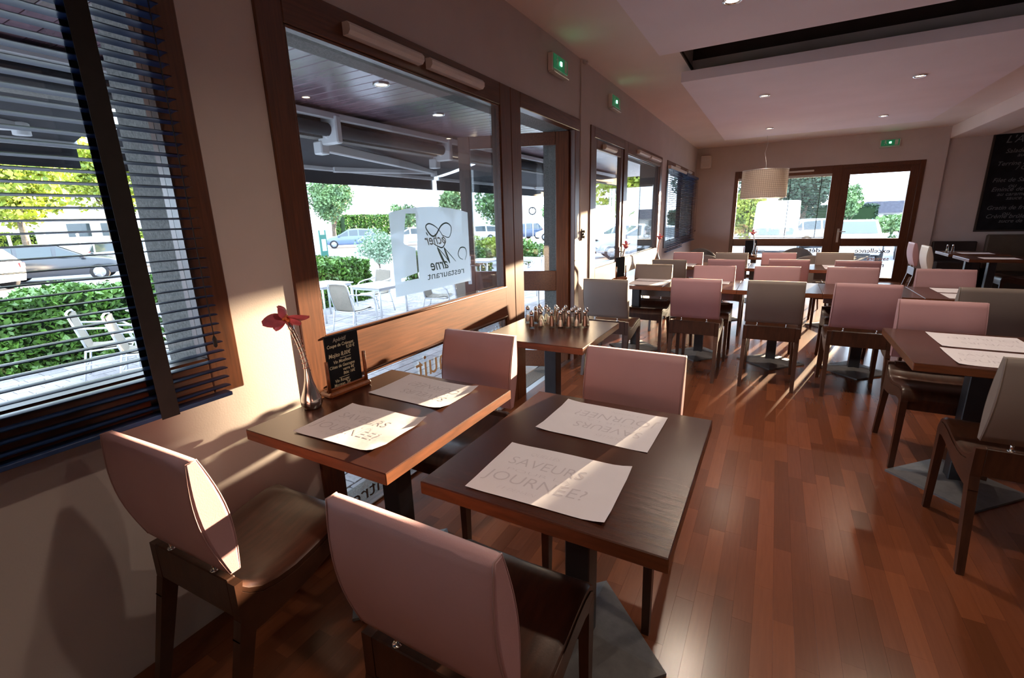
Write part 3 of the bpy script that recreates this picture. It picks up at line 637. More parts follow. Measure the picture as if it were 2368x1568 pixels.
# ================================================================== CHAIRS
SEAT = [(-.165,.500),(-.145,.478),(-.11,.455),(-.06,.443),(0,.441),(.07,.452),(.14,.468),(.20,.476),(.24,.472),(.262,.455),(.270,.425)]
def make_chair(label, leather, pipe):
    t = thing('dining_chair', label, 'chair')
    # seat
    mb = MB(); n = len(SEAT); W = .205
    def ring(x, dz=0): return [(x, y, z+dz) for y, z in SEAT]
    top = [ring(-W+.01,.012), ring(-W+.004,.008)][::-1]
    xs = [-W, -W+.012, -.12, 0, .12, W-.012, W]; dzs = [.006,.013,.009,.007,.009,.013,.006]
    mb.grid([ring(x, d) for x, d in zip(xs, dzs)], flip=True)
    mb.grid([ring(x, d-.016) for x, d in zip(xs, dzs)])
    for x, d, fl in ((-W,.006,True),(W,.006,False)):
        mb.grid([ring(x, d-.016), ring(x, d)], smooth=False, flip=fl)
    for e in (0, n-1):
        mb.grid([[(x, SEAT[e][0], SEAT[e][1]+d-.016) for x, d in zip(xs,dzs)], [(x, SEAT[e][0], SEAT[e][1]+d) for x, d in zip(xs,dzs)]], smooth=False, flip=(e != 0))
    mb.obj('seat', 'chair_wood', t)
    # side rails
    rail_low = [(.262,.39),(.235,.40),(.20,.408),(.14,.40),(.05,.372),(-.05,.352),(-.12,.345),(-.20,.345)]
    outline = [(-.185,.345),(-.182,.52),(-.158,.52)] + [(y, z-.012) for y, z in SEAT[:]] + rail_low
    for s_ in (-1, 1):
        mb = MB(); mb.prism(outline, s_*.208, s_*.176, 'x'); mb.obj('side_rail', 'chair_wood', t)
        for kind, top_, bot in (('f', [(.226,.41),(.268,.43)], [(.236,0),(.262,0)]), ('r', [(-.185,.40),(-.135,.40)], [(-.272,0),(-.240,0)])):
            mb = MB(); x0, x1 = s_*.2082, s_*.1760; xb0, xb1 = s_*.207, s_*.181
            P = [(xb0,bot[0][0],0),(xb1,bot[0][0],0),(xb1,bot[1][0],0),(xb0,bot[1][0],0),(x0,top_[0][0],top_[0][1]),(x1,top_[0][0],top_[0][1]),(x1,top_[1][0],top_[1][1]),(x0,top_[1][0],top_[1][1])]
            F_ = [(0,3,2,1),(4,5,6,7),(0,1,5,4),(1,2,6,5),(2,3,7,6),(3,0,4,7)]
            if s_ > 0: F_ = [f[::-1] for f in F_]
            mb.add(P, F_); mb.obj('leg', 'chair_wood', t)
    mb = MB(); mb.box(-.176, .176, -.183, -.158, .405, .525, .003); mb.obj('rear_apron', 'chair_wood', t)
    mb = MB(); mb.box(-.176, .176, .225, .245, .36, .45, .003); mb.obj('front_apron', 'chair_wood', t)
    # padded back, lens shaped in section
    zb, zt, yb, yt = .555, .905, -.168, -.215; K = 12
    def lens(side, f, s_=1.0):
        u = f; tk = (.014 + .026*math.sin(PI*min(1,max(0,u))))*s_
        return (yb+(yt-yb)*u + side*tk, zb+(zt-zb)*u + 0)
    loop = [lens(1, k/K) for k in range(K+1)] + [lens(-1, k/K) for k in range(K, -1, -1)]
    cz = (zb+zt)/2
    def scaled(x, s_, in_):   # shrink thickness / inset top and bottom
        out = []
        for k in range(K+1): y, z = lens(1, k/K, s_); out.append((x, y, cz+(z-cz)*in_))
        for k in range(K, -1, -1): y, z = lens(-1, k/K, s_); out.append((x, y, cz+(z-cz)*in_))
        out.append(out[0]); return out
    mb = MB(); XS = [(-.204,.72,.982),(-.2005,.92,.996),(-.190,1,1.0),(-.12,1.03,1.002),(0,1.05,1.003),(.12,1.03,1.002),(.190,1,1.0),(.2005,.92,.996),(.204,.72,.982)]
    rows = [scaled(*a) for a in XS]; mb.grid(rows, flip=True)
    for e, fl in ((0, False), (-1, True)):
        r_ = rows[e][:-1]; f = tuple(range(len(r_))); mb.add(r_, [f if fl else f[::-1]], smooth=False)
    mb.obj('back_pad', leather, t)
    for s_ in (-1, 1):
        mb = MB(); pth = scaled(s_*.2005, .94, .996); mb.tube(pth, .0022, 6, cap=False); mb.obj('piping', pipe, t)
    mb = MB()
    for s_ in (-.105, .105):
        mb.tube([(s_,-.170,.52),(s_,-.170,.562)], .006, 8); mb.lathe([(.012,0),(.012,.004)], 10, (s_,-.170,.524))
    mb.obj('back_pin', 'chrome', t)
    return t
CH0 = {}
def chair(kind, x, y, face, label, group='leather-backed dining chairs'):
    """face: rotation about z, 0 faces +y"""
    if kind not in CH0:
        c = make_chair(label, {'pink':'pink_leather','taupe':'taupe_leather','cream':'cream_leather'}[kind], {'pink':'piping','taupe':'piping_taupe','cream':'piping_taupe'}[kind])
        c.location = (x, y, 0); c.rotation_euler = (0,0,face); c['group'] = group; CH0[kind] = c; return c
    return dup(CH0[kind], (x, y, 0), face, label, group)
chair('pink', .345, .70, .04, 'pink chair in the left foreground standing against the wall under the blind')
chair('pink', 1.18, .765, 0.0, 'pink chair in the centre foreground with its back to the camera')
chair('pink', .49, 1.655, PI, 'pink chair on the far side of the foreground table by the window')
chair('pink', 1.27, 1.635, PI, 'pink chair on the far side of the middle foreground table')
chair('taupe', 2.715, 2.51, 0, 'brown-grey chair cut off by the right edge, near side of the right-hand table')
chair('pink', 2.635, 3.385, PI, 'pink chair on the far side of the right-hand table')
for kind, x, y, f, lab in (
    ('taupe', .453, 4.20, 0, 'brown-grey chair with its back to us, leftmost of the second row, behind the shakers'),
    ('pink', 1.175, 4.45, 0, 'mauve-pink chair with its back to us, second from left in the second row'),
    ('taupe', 1.777, 4.47, 0, 'dark brown-grey chair with its back to us in the middle of the second row'),
    ('pink', 2.373, 4.49, 0, 'shaded mauve chair with its back to us, fourth from left in the second row'),
    ('taupe', 3.08, 4.48, 0, 'very dark brown-grey chair at the right edge of the second row'),
    ('taupe', .57, 5.15, PI, 'brown-grey chair facing us across the leftmost second-row table'),
    ('pink', 1.203, 5.15, PI, 'pink chair facing us behind the mauve chair, second from the windows'),
    ('pink', 1.782, 5.20, PI, 'pink chair facing us just behind the dark middle chair'),
    ('pink', 2.413, 5.27, PI, 'pink chair facing us behind the shaded mauve chair'),
    ('pink', 3.09, 5.27, PI, 'dusky pink chair facing us at the right end of the second row'),
    ('taupe', .62, 6.18, 0, 'brown-grey chair with its back to us in the third row by the window'),
    ('pink', 1.25, 6.33, 0, 'mauve chair with its back to us in the third row, second from the windows'),
    ('pink', 1.90, 6.45, 0, 'mauve chair with its back to us in the third row, third from the windows'),
    ('pink', 2.54, 6.42, 0, 'mauve chair with its back to us in the third row, right end'),
    ('pink', .655, 6.97, PI, 'sunlit pink chair facing us at the back left near the curved vase'),
    ('taupe', 1.23, 6.96, PI, 'brown-grey chair facing us in the back row, under the hanging lamp'),
    ('pink', 1.80, 7.04, PI, 'pink chair facing us in the back row right of the far vase'),
    ('taupe', 2.43, 7.13, PI, 'brown-grey chair facing us in the back row before the glazed door')):
    chair(kind, x, y, f, lab)
chair('pink', 3.86, 9.60, -PI/2, 'pale pink chair in the alcove beside the glazed door, seen from its back')
chair('cream', 3.86, 8.80, -PI/2, 'cream chair in the alcove, seen from its back')
chair('pink', 4.78, 9.05, PI/2, 'pink chair in the alcove at the right edge of the picture')
# tub chairs
def make_tub(label, loc, rz):
    t = thing('tub_chair', label, 'chair', loc, rz, 'grey round-backed tub chairs')
    mb = MB(); n = 22; rows = []
    for rr, z_of in ((.29, None),):
        pass
    def top(a):  return .50 + .30*max(0, math.cos(a))**.6 if abs(a) < PI/2 else .50
    angs = [-PI*.72 + 2*PI*.72*k/n for k in range(n+1)]
    zt_ = [.52 + .28*math.cos(min(abs(a), PI/2)*.98)**.8 for a in angs]
    for R1, fl in ((.30, False), (.262, True)):
        rows = []
        for f in (0,.25,.5,.75,1):
            rows.append([(-R1*(1-.04*(1-f))*math.sin(a), -R1*(1-.04*(1-f))*math.cos(a), .30+(z-.30)*f) for a, z in zip(angs, zt_)])
        mb.grid(rows, flip=fl)
    for R1, R2, zz in ((.30,.262,1),):
        mb.grid([[(-R1*math.sin(a), -R1*math.cos(a), z) for a, z in zip(angs, zt_)], [(-(R1+R2)/2*math.sin(a), -(R1+R2)/2*math.cos(a), z+.012) for a, z in zip(angs, zt_)], [(-R2*math.sin(a), -R2*math.cos(a), z) for a, z in zip(angs, zt_)]])
    mb.obj('shell', 'grey_shell', t)
    mb = MB(); mb.lathe([(.25,.30),(.262,.33),(.262,.42),(.24,.45),(.001,.455)], 28); mb.obj('seat_cushion', 'grey_shell', t)
    for a in (45,135,225,315):
        mb = MB(); c_, s_ = math.cos(math.radians(a)), math.sin(math.radians(a)); mb.tube([(.24*c_,.24*s_,0),(.2*c_,.2*s_,.31)], [.010,.015], 8); mb.obj('leg', 'chair_wood', t)
    return t
tb = make_tub('grey tub chair in the far left corner, the one behind', (.58, 9.15, 0), PI+.2)
dup(tb, (.82, 8.25, 0), -.15, 'grey tub chair left of the far vase table, the nearer one')
dup(tb, (2.05, 9.45, 0), PI-.2, 'grey tub chair right of the far vase table, the one behind'); dup(tb, (2.20, 8.35, 0), .15, 'grey tub chair right of the far vase table, the nearer one')
# bench in the alcove
bn = thing('banquette', 'dark upholstered bench back against the alcove wall', 'bench', (4.40, 11.95, 0))
mb = MB(); mb.box(0, .63, -.10, 0, .38, .80, .015); mb.obj('backrest', 'bench_dark', bn); mb = MB(); mb.box(0, .63, -.5, -.10, .30, .45, .02); mb.obj('seat', 'bench_dark', bn); mb = MB(); mb.box(.02, .61, -.46, 0, 0, .30); mb.obj('plinth', 'board_frame', bn)
bn2 = thing('banquette', 'brown padded bench back below the big blackboard', 'bench', (5.15, 11.95, 0))
mb = MB(); mb.box(0, 1.3, -.12, 0, .40, .92, .02); mb.obj('backrest', 'cushion_brown', bn2); mb = MB(); mb.box(0, 1.3, -.55, -.12, .30, .46, .02); mb.obj('seat', 'cushion_brown', bn2); mb = MB(); mb.box(.02, 1.28, -.5, 0, 0, .30); mb.obj('plinth', 'board_frame', bn2)
# ================================================================== TABLE THINGS
def mat_sheet(key, x0, x1, y0, y1, label, rot=0, curl=0.0, seed=0, detail=True):
    """paper placemat, slightly curled, printed words"""
    t = thing('placemat', label, 'placemat', ((x0+x1)/2, (y0+y1)/2, .7503), rot, 'printed paper placemats')
    w_, h_ = x1-x0, y1-y0; R_ = random.Random(seed); n = 14
    def zf(u, v):
        c = max(0, (abs(u)-.62)/.38)**2*max(0,(abs(v)-.55)/.45)
        return .0006 + curl*c*.012*(1 if (u > 0) == (seed % 2 == 0) else .3) + curl*.0022*(math.sin(3.1*u+seed)*math.cos(2.3*v+seed*1.7)+1)
    def pt(u, v): return (u*w_/2, v*h_/2, zf(u, v))
    mb = MB(); mb.grid([[pt(-1+2*i/n, -1+2*j/n) for i in range(n+1)] for j in range(n+1)]); mb.obj('sheet', 'paper', t)
    if detail:
        def line(body, u, v, size, shear=0, xs=1.0):
            o = text(body, size, Matrix.Translation((0,0,0)), 'print_grey', 'print', t, shear, 'LEFT', -.0006, xs)
            for vv in o.data.vertices:
                X = vv.co.x + u*w_/2; Y = vv.co.y + v*h_/2; vv.co = (X, Y, zf(X/(w_/2), Y/(h_/2))+.0005)
        line('QUELLES', -.55, .62, .024, .3); line('SAVEURS', -.78, .15, .062, .1, .95); line('POUR LA', -.70, -.10, .022, 0, 2.2); line('JOURNÉE?', -.90, -.52, .066, .1, .98); line('ET DEMAIN', -.6, -.78, .02, .3, 1.1)
    return t
mat_sheet('a', 1.060, 1.445, .905, 1.183, 'white placemat at the near edge of the middle foreground table', .03, .7, 2)
mat_sheet('b', 1.079, 1.460, 1.302, 1.583, 'white placemat at the far edge of the middle foreground table', PI-.02, .5, 4)
mat_sheet('c', .325, .694, .918, 1.193, 'white placemat at the near edge of the window table, next to the vase', .03, 1.1, 2)
mat_sheet('d', .292, .682, 1.297, 1.556, 'white placemat at the far edge of the window table, before the menu board', PI-.03, .8, 5)
mat_sheet('e', 2.52, 2.89, 2.735, 3.04, 'near placemat on the right-hand table', 0, .3, 3); mat_sheet('f', 2.54, 2.92, 3.08, 3.41, 'far placemat on the right-hand table', PI, .2, 6)
for x, y, lab in ((2.97, 4.78, 'near placemat on the right end table of the second row'), (2.97, 5.10, 'far placemat on the right end table of the second row'), (.42, 4.80, 'near placemat on the second-row table by the window'), (.42, 5.11, 'far placemat on the second-row table by the window'),
                  (1.0, 5.10, 'placemat before the pink chair on the second-row table, second from the windows'), (2.30, 6.75, 'near placemat on the right end table of the third row'), (2.30, 7.05, 'far placemat on the right end table of the third row'),
                  (.42, 6.73, 'near placemat on the third-row table by the window'), (.42, 7.04, 'far placemat on the third-row table by the window'), (4.2, 8.5, 'placemat on the nearer alcove table'), (4.2, 9.4, 'placemat on the farther alcove table')):
    mat_sheet('g', x, x+.37, y, y+.27, lab, 0, .2, int(x*7), False)
# vase with orchid
def make_vase(label, loc, rz, scale=1.0, flower='petal'):
    t = thing('flower_vase', label, 'vase', loc, rz, 'curved metal vases with a single bloom'); t.scale = (scale,)*3
    prof = [(.012,0.0,.030),(0,.004,.034),(0,.02,.040),(0,.045,.037),(0,.075,.026),(0,.11,.0165),(.000,.15,.0115),(-.004,.19,.0095),(-.014,.235,.0085),(-.028,.28,.0085),(-.046,.325,.009),(-.064,.365,.0105)]
    P = [(0, (0 if i < 5 else y), z) for i, (y, z, r) in enumerate(prof)]; P[0] = (0,0,0)
    mb = MB(); mb.tube(P, [p[2] for p in prof], 24); mb.obj('body', 'pewter', t)
    mb = MB()
    for i in range(26):
        pass
    W_ = []
    for i in range(170):
        f = i/169; z = .15+.19*f; 
        k = max(j for j in range(len(P)) if P[j][2] <= z+1e-6); k = min(k, len(P)-2); g = (z-P[k][2])/(P[k+1][2]-P[k][2])
        y = P[k][1]+(P[k+1][1]-P[k][1])*g; r = .0125+.0008*math.sin(i*1.3) + (.004 if 100 < i < 130 else 0)
        a = f*2*PI*9; W_.append((r*math.cos(a), y+r*math.sin(a), z+.002*math.sin(i*.7)))
    mb.tube(W_, .0008, 5); mb.obj('wire_wrap', 'copper_wire', t)
    # orchid
    c = Vector((0,-.070,.375))
    for k, (ang, L, Wd, up) in enumerate(((100,.048,.026,.010),(-8,.074,.044,.004),(184,.074,.046,.004),(232,.052,.026,-.012),(308,.05,.024,-.012))):
        a = math.radians(ang); d = Vector((math.cos(a), -.10, math.sin(a)*.55+.0)).normalized(); sd_ = Vector((-math.sin(a)*.5, -.75, math.cos(a)*.35)).normalized()
        sd_ = (sd_ - d*sd_.dot(d)).normalized(); nrm = d.cross(sd_); rows = []
        for i in range(7):
            f = i/6; wv = Wd*math.sin(PI*min(1, .12+f*.83))**.7
            rows.append([c + d*(.004+L*f) + sd_*(wv*q) + nrm*(.010*math.sin(PI*f)*(1-q*q) - .006*f*f + .004*math.sin(5*q+f*3+k)*f) for q in (-1,-.5,0,.5,1)])
        FR = Matrix.Rotation(.72, 3, 'Z'); rows = [[c+FR @ (p-c) for p in r_] for r_ in rows]
        mb = MB(); mb.grid(rows); mb.obj('petal', flower, t)
    mb = MB()
    for q in ((0,0,.004,.011),(.006,-.012,-.004,.009),(-.008,-.010,-.002,.008),(0,-.018,.003,.006)):
        mb.lathe([(.001,-q[3]),(q[3]*.7,-q[3]*.7),(q[3],0),(q[3]*.7,q[3]*.7),(.001,q[3])], 10, c+Matrix.Rotation(.72, 3, 'Z') @ Vector(q[:3]))
    mb.obj('flower_heart', 'petal_heart', t)
    return t
vs0 = make_vase('curved silver vase with red orchid on the foreground window table', (.20, 1.095, .75), .25)
dup(vs0, (.21, 5.32, .75), .9, 'curved vase with red flower on the second-row table by the window')
dup(vs0, (.19, 7.30, .75), .6, 'curved vase with red flower on the third-row table by the window')
dup(vs0, (1.455, 8.42, .75), -2.6, 'silver vase with orange bloom on the far table before the end window')
# menu board
def make_menu(label, loc, rz, writing=True, back='blackboard'):
    t = thing('menu_board', label, 'menu board', loc, rz)
    # local: x across the board, y towards the reader is -y ... board faces -y
    mb = MB(); mb.box(-.108, .108, -.038, .038, 0, .024, .008); mb.box(-.105, .105, -.012, .012, .024, .034, .003); mb.obj('foot', 'menu_wood', t)
    for s_ in (-1, 1):
        mb = MB(); mb.tube([(s_*.095,-.016,.02),(s_*.095,-.016,.155)], .0075, 10); mb.obj('peg', 'menu_wood', t)
    mb = MB(); mb.box(-.083, .083, -.006, .002, .026, .255, .001); bd = mb.obj('slate', back, t)
    if writing:
        for body, x, z, s_, m_ in (('Apéritif', -.045, .226, .024, 'chalk_soft'), ('Coupe de Crémant', -.077, .204, .0195, 'chalk'), ('9,50 €', .015, .187, .0195, 'chalk'), ('Mojito 8,00€', -.074, .162, .024, 'chalk'),
                                   ('Vin Moelleux', -.055, .134, .0195, 'chalk'), ('Côtes de Gascogne', -.076, .114, .0185, 'chalk'), ('verre 4€', -.012, .096, .0185, 'chalk'), ('Btle: 16€', -.012, .078, .0185, 'chalk'),
                                   ('Vin Rouge:', -.058, .052, .0195, 'chalk'), ('Morgon  5€', -.064, .034, .0195, 'chalk')):
            text(body, s_, basis((x, -.0075, z), (1,0,0), (0,0,1)), m_, 'chalk_writing', t, .15, 'LEFT', .0003, .86)
        mb = MB()
        for x0, x1, z in ((-.02,.035,.152),(-.035,.015,.068)): mb.box(x0, x1, -.0078, -.0072, z, z+.0018)
        mb.obj('chalk_line', 'chalk', t)
    return t
mat('chalk_soft', (.32,.31,.27), .9)
make_menu('small slate drinks menu in a wooden stand beside the vase', (.175, 1.29, .75), PI/2-.06)
m2 = make_menu('small dark menu stand behind the vase on the second-row window table', (.25, 5.12, .75), PI/2-.3, False)
m3 = make_menu('small dark menu stand behind the vase on the far table', (1.40, 8.52, .75), .1, False)
# shakers
def make_shaker(fill):
    t = thing('shaker', 'x', 'shaker', (0,0,0), 0, 'glass salt and pepper shakers')
    mb = MB(); mb.lathe([(.001,0),(.0205,.0),(.022,.004),(.0195,.014),(.0165,.04),(.013,.075),(.0112,.088)], 16); mb.obj('glass_body', 'clear_glass', t)
    mb = MB(); hh = .05 if fill == 'salt' else .078; mb.lathe([(.001,.008),(.0165,.008),(.0145,.03),(.0125 if hh < .06 else .0115, hh-.012),(.009,hh),(.001,hh+.001)], 12); mb.obj('contents', fill, t)
    mb = MB(); mb.lathe([(.0125,.086),(.0128,.098),(.0115,.106),(.0075,.113),(.001,.116)], 16); mb.obj('cap', 'chrome', t)
    return t
sh0 = {'salt': make_shaker('salt'), 'pepper': make_shaker('pepper')}; used_sh = set()
SH = [(.285,2.795,'salt'),(.385,2.655,'pepper'),(.43,2.70,'salt'),(.502,2.715,'pepper'),(.560,2.725,'salt'),(.61,2.745,'pepper'),(.652,2.775,'salt'),(.700,2.80,'pepper'),
      (.345,2.80,'pepper'),(.395,2.79,'salt'),(.44,2.80,'salt'),(.495,2.83,'pepper'),(.545,2.81,'pepper'),(.595,2.84,'salt'),(.640,2.86,'pepper'),(.685,2.875,'salt'),
      (.33,2.89,'pepper'),(.385,2.88,'salt'),(.45,2.90,'pepper'),(.52,2.91,'salt'),(.585,2.93,'pepper')]
cols = ['front row', 'middle row', 'back row']
for i, (x, y, k) in enumerate(SH):
    row = 0 if i < 8 else (1 if i < 16 else 2); idx = i if row == 0 else (i-8 if row == 1 else i-16)
    order = ['leftmost', 'second from left', 'third from left', 'fourth from left', 'fifth from left', 'sixth from left', 'seventh from left', 'rightmost'] if row < 2 else ['leftmost','second from left','middle','fourth from left','rightmost']
    lab = f"glass {k} shaker, {order[idx]} of the {cols[row]} on the window table"
    if k not in used_sh: o = sh0[k]; o.location = (x, y, .75); o['label'] = lab; used_sh.add(k)
    else: dup(sh0[k], (x, y, .75), 0, lab)
dup(sh0['salt'], (4.12, 9.80, .75), 0, 'glass salt shaker on the farther alcove table', 'shakers on the alcove table'); dup(sh0['pepper'], (4.19, 9.82, .75), 0, 'glass pepper shaker on the farther alcove table', 'shakers on the alcove table')
# big blackboard
bb = thing('blackboard', 'tall blackboard with chalk-written dishes on the alcove wall', 'blackboard', (4.985, 11.955, 1.0))
mb = MB(); mb.box(0, 1.4, -.02, 0, 0, 1.65, .003); mb.obj('board', 'blackboard', bb); mb = MB(); mb.box(-.03, 0, -.028, 0, 0, 1.65, .003); mb.box(-.03, 1.43, -.028, 0, -.03, 0, .003); mb.obj('frame', 'board_frame', bb)
for body, x, z, s_ in (("L'Ardoise", .14, 1.50, .17), ('Salade de chèvre', .17, 1.33, .10), ('au miel\n      ou', .33, 1.26, .09), ('Terrine de canard', .09, 1.12, .10), ('/ Chutney', .35, 1.04, .10), ('Filet de Saumon\n        ou', .08, .84, .10),
                       ('Emincé de Poulet', .09, .68, .10), ('au caramel', .18, .60, .09), ('sauce épices', .31, .53, .09), ('Gratin de fruits\n        ou', .08, .36, .10), ('Crème brûlée', .09, .21, .10), ('sucre de canne', .28, .13, .09)):
    text(body, s_, basis((x, -.0215, z), (1,0,0), (0,0,1)), 'chalk_grey', 'chalk_writing', bb, .3, 'LEFT', .0005)
# ================================================================== OUTSIDE
G = -.45
tc_ = MB(); tc_.box(-7.4, -.35, -3, 15, G-.1, G-.02); TE = tc_.obj('terrace', 'joint_sand', kind='structure'); TE['label'] = 'paved terrace outside the windows'
lay(TE, 'paver', 'paver_stone', -7.3, -.37, -1.0, 15.0, .165, .25, G, .018, (-1.6, 3.0), .004, ok=lambda x, y: y > .3)
rd = MB(); rd.box(-90, -7.4, -40, 120, G-.12, G-.03); rd.box(-7.4, 90, 15, 120, G-.12, G-.03); rd.box(-.35, 90, 12.2, 15, G-.12, G-.03); rd.box(6.8, 90, -40, 12.2, G-.12, G-.03); rd.box(-7.4, 6.8, -40, -3.2, G-.12, G-.03)
rd.obj('car_park_ground', 'asphalt', kind='structure')
mb = MB(); mb.box(-.75, -.355, 3.0, 4.7, G, -.10, .01); mb.obj('door_step', 'stone_sill', kind='structure')
mb = MB(); mb.box(2.4, 4.3, 12.2, 13.2, G, -.10, .01); mb.obj('door_step', 'stone_sill', kind='structure')
# soffit planks
SZ = 2.50
so_ = MB(); so_.box(-2.25, -.35, -2, 14, SZ+.02, SZ+.05); SO = so_.obj('soffit', 'recess_paint', kind='structure'); SO['label'] = 'dark plank soffit over the terrace'
mb = MB(); mb.box(-2.22, -.36, -.062, .062, 0, .02, .004); pm = mb.mesh('plank', 'soffit_wood')
for k in range(100):
    o = link('plank', pm, SO); o.location = (0, .8+k*.130, SZ)
for x, y, lab in ((-1.09, 3.03, 'lit round downlight in the terrace soffit, nearest'), (-1.40, 4.15, 'ringed downlight in the terrace soffit'), (-2.0, 5.8, 'small far downlight in the terrace soffit')):
    downlight(x, y, SZ, lab, 'lamp_glow', .065, 'downlights in the terrace soffit')
mb = MB(); mb.box(-2.35, -2.225, -2, 14, SZ-.24, 3.0); mb.box(-2.35, 0, -3, 14, 3.0, 3.1); o = mb.obj('eaves', 'roughcast', kind='structure')
# awnings
def awning(y0, y1, lab, arms):
    t = thing('awning', lab, 'awning', (0,0,0), 0, 'dark folding-arm awnings over the terrace')
    mb = MB(); mb.box(-2.10, -2.04, y0, y1, SZ-.09, SZ-.03, .006); mb.obj('mounting_bar', 'white_metal', t)
    mb = MB(); mb.tube([(-2.15, y0, SZ-.17), (-2.15, y1, SZ-.17)], .062, 14); mb.obj('fabric_roll', 'awning', t)
    zl = 1.97; xf = -3.25
    mb = MB(); rows = []
    for f in (0,.33,.66,1): rows.append([(-2.20+(xf+2.20)*f, y, SZ-.13+(zl+.16-(SZ-.13))*f-.02*math.sin(PI*f)) for y in (y0+.02, (y0+y1)/2, y1-.02)])
    mb.grid(rows); mb.obj('canopy', 'awning', t)
    mb = MB(); mb.box(xf-.03, xf+.03, y0, y1, zl+.12, zl+.19, .008); mb.obj('front_bar', 'white_metal', t)
    mb = MB(); n = 24; rows = []
    for f in (0, .5, 1): rows.append([(xf-.02+.012*math.sin(k*1.3)*f, y0+(y1-y0)*k/n, zl+.13-.16*f) for k in range(n+1)])
    mb.grid(rows); mb.obj('valance', 'awning', t)
    for s_, ys, ye in arms:
        mb = MB(); mb.box(-2.30, -2.02, ys-.035, ys+.035, SZ-.30, SZ-.05, .012)
        mb.tube([(-2.16, ys-.05, SZ-.22), (-2.16, ys+.05, SZ-.22)], .028, 10); mb.box(-2.36,-2.24,ys-.05,ys+.05,SZ-.38,SZ-.26,.01); mb.obj('arm_bracket', 'white_metal', t)
        if ye is None: continue
        mb = MB(); el = Vector((-2.95, ye, 2.19)); a = Vector((-2.3, ys, SZ-.30)); c = Vector((xf+.03, ys+(ye-ys)*.35, zl+.155))
        for p, q in ((a, el), (el, c)):
            d = (q-p); L = d.length; d.normalize(); m4 = basis(p, d, Vector((0,0,1)).cross(d)); mb.box(0, L, -.025, .025, -.05, .05, .012, T=m4)
        mb.tube([el-Vector((0,0,.08)), el+Vector((0,0,.07))], .05, 10); mb.obj('folding_arm', 'white_metal', t)
awning(1.9, 6.36, 'dark awning over the terrace outside the big window', ((1, 3.4, 6.0), (-1, 5.2, None))); awning(6.46, 12.4, 'second dark awning farther along the terrace', ((-1, 6.9, None), (1, 9.2, 11.6))); awning(-5.0, 1.8, 'dark awning outside the blind-covered window', ((1, -.6, 1.4),))
# hedge and plants
def leaves(pts, nrm_bias, size, mt, name, parent, jitter=.6, asp=.5):
    pts = np.asarray(pts, float); n = len(pts)
    d = rng.normal(size=(n,3)); d /= np.linalg.norm(d, axis=1)[:,None]
    a = rng.normal(size=(n,3)); a -= d*(a*d).sum(1)[:,None]; a /= np.linalg.norm(a, axis=1)[:,None]
    sz = size*(.6+.8*rng.random(n))[:,None]
    b = np.cross(d, a)
    v = np.stack([pts-a*sz*.5, pts+b*sz*asp*.5+d*sz*.1, pts+a*sz*.5, pts-b*sz*asp*.5+d*sz*.1], 1).reshape(-1,3)
    me = bpy.data.meshes.new(name); me.vertices.add(4*n); me.vertices.foreach_set('co', v.ravel())
    me.loops.add(4*n); me.loops.foreach_set('vertex_index', np.arange(4*n)); me.polygons.add(n); me.polygons.foreach_set('loop_start', np.arange(0,4*n,4)); me.polygons.foreach_set('loop_total', np.full(n,4))
    me.materials.append(MATS[mt]); me.update(calc_edges=True); return link(name, me, parent, 'stuff')
def hedge(x0, x1, y0, y1, zt_, lab, n, size=.075, mt='leaf', zb=G):
    t = thing('hedge', lab, 'hedge', (0,0,0)); mb = MB(); mb.box(x0+.1, x1-.1, y0+.1, y1-.1, zb, zt_-.08); mb.obj('branches', 'hedge_core', t)
    P = rng.random((n,3)); lx, ly, lz = x1-x0, y1-y0, zt_-zb
    face = rng.random(n); A = np.array([lx*ly, ly*lz, lx*lz*2]); A = A/A.sum()
    pts = np.empty((n,3)); pts[:,0] = x0+P[:,0]*lx; pts[:,1] = y0+P[:,1]*ly; pts[:,2] = zb+P[:,2]*lz
    bump_ = .05*np.sin(pts[:,1]*5)+.04*np.sin(pts[:,1]*13+1)
    f1 = face < A[0]; pts[f1,2] = zt_+bump_[f1]+rng.normal(size=f1.sum())*.03
    f2 = (~f1) & (face < A[0]+A[1]); pts[f2,0] = x1+bump_[f2]*.6+rng.normal(size=f2.sum())*.035
    f3 = (~f1) & (~f2); pts[f3,1] = np.where(P[f3,0] > .5, y1, y0)+rng.normal(size=f3.sum())*.03
    leaves(pts, None, size, mt, 'foliage', t); return t
hedge(-8.3, -7.25, -1.0, 8.6, .55, 'clipped green hedge along the terrace outside the windows', 26000, .10)
hedge(-8.4, -7.4, 11.2, 14.8, .40, 'farther low green hedge beyond the open door', 6000, .11)
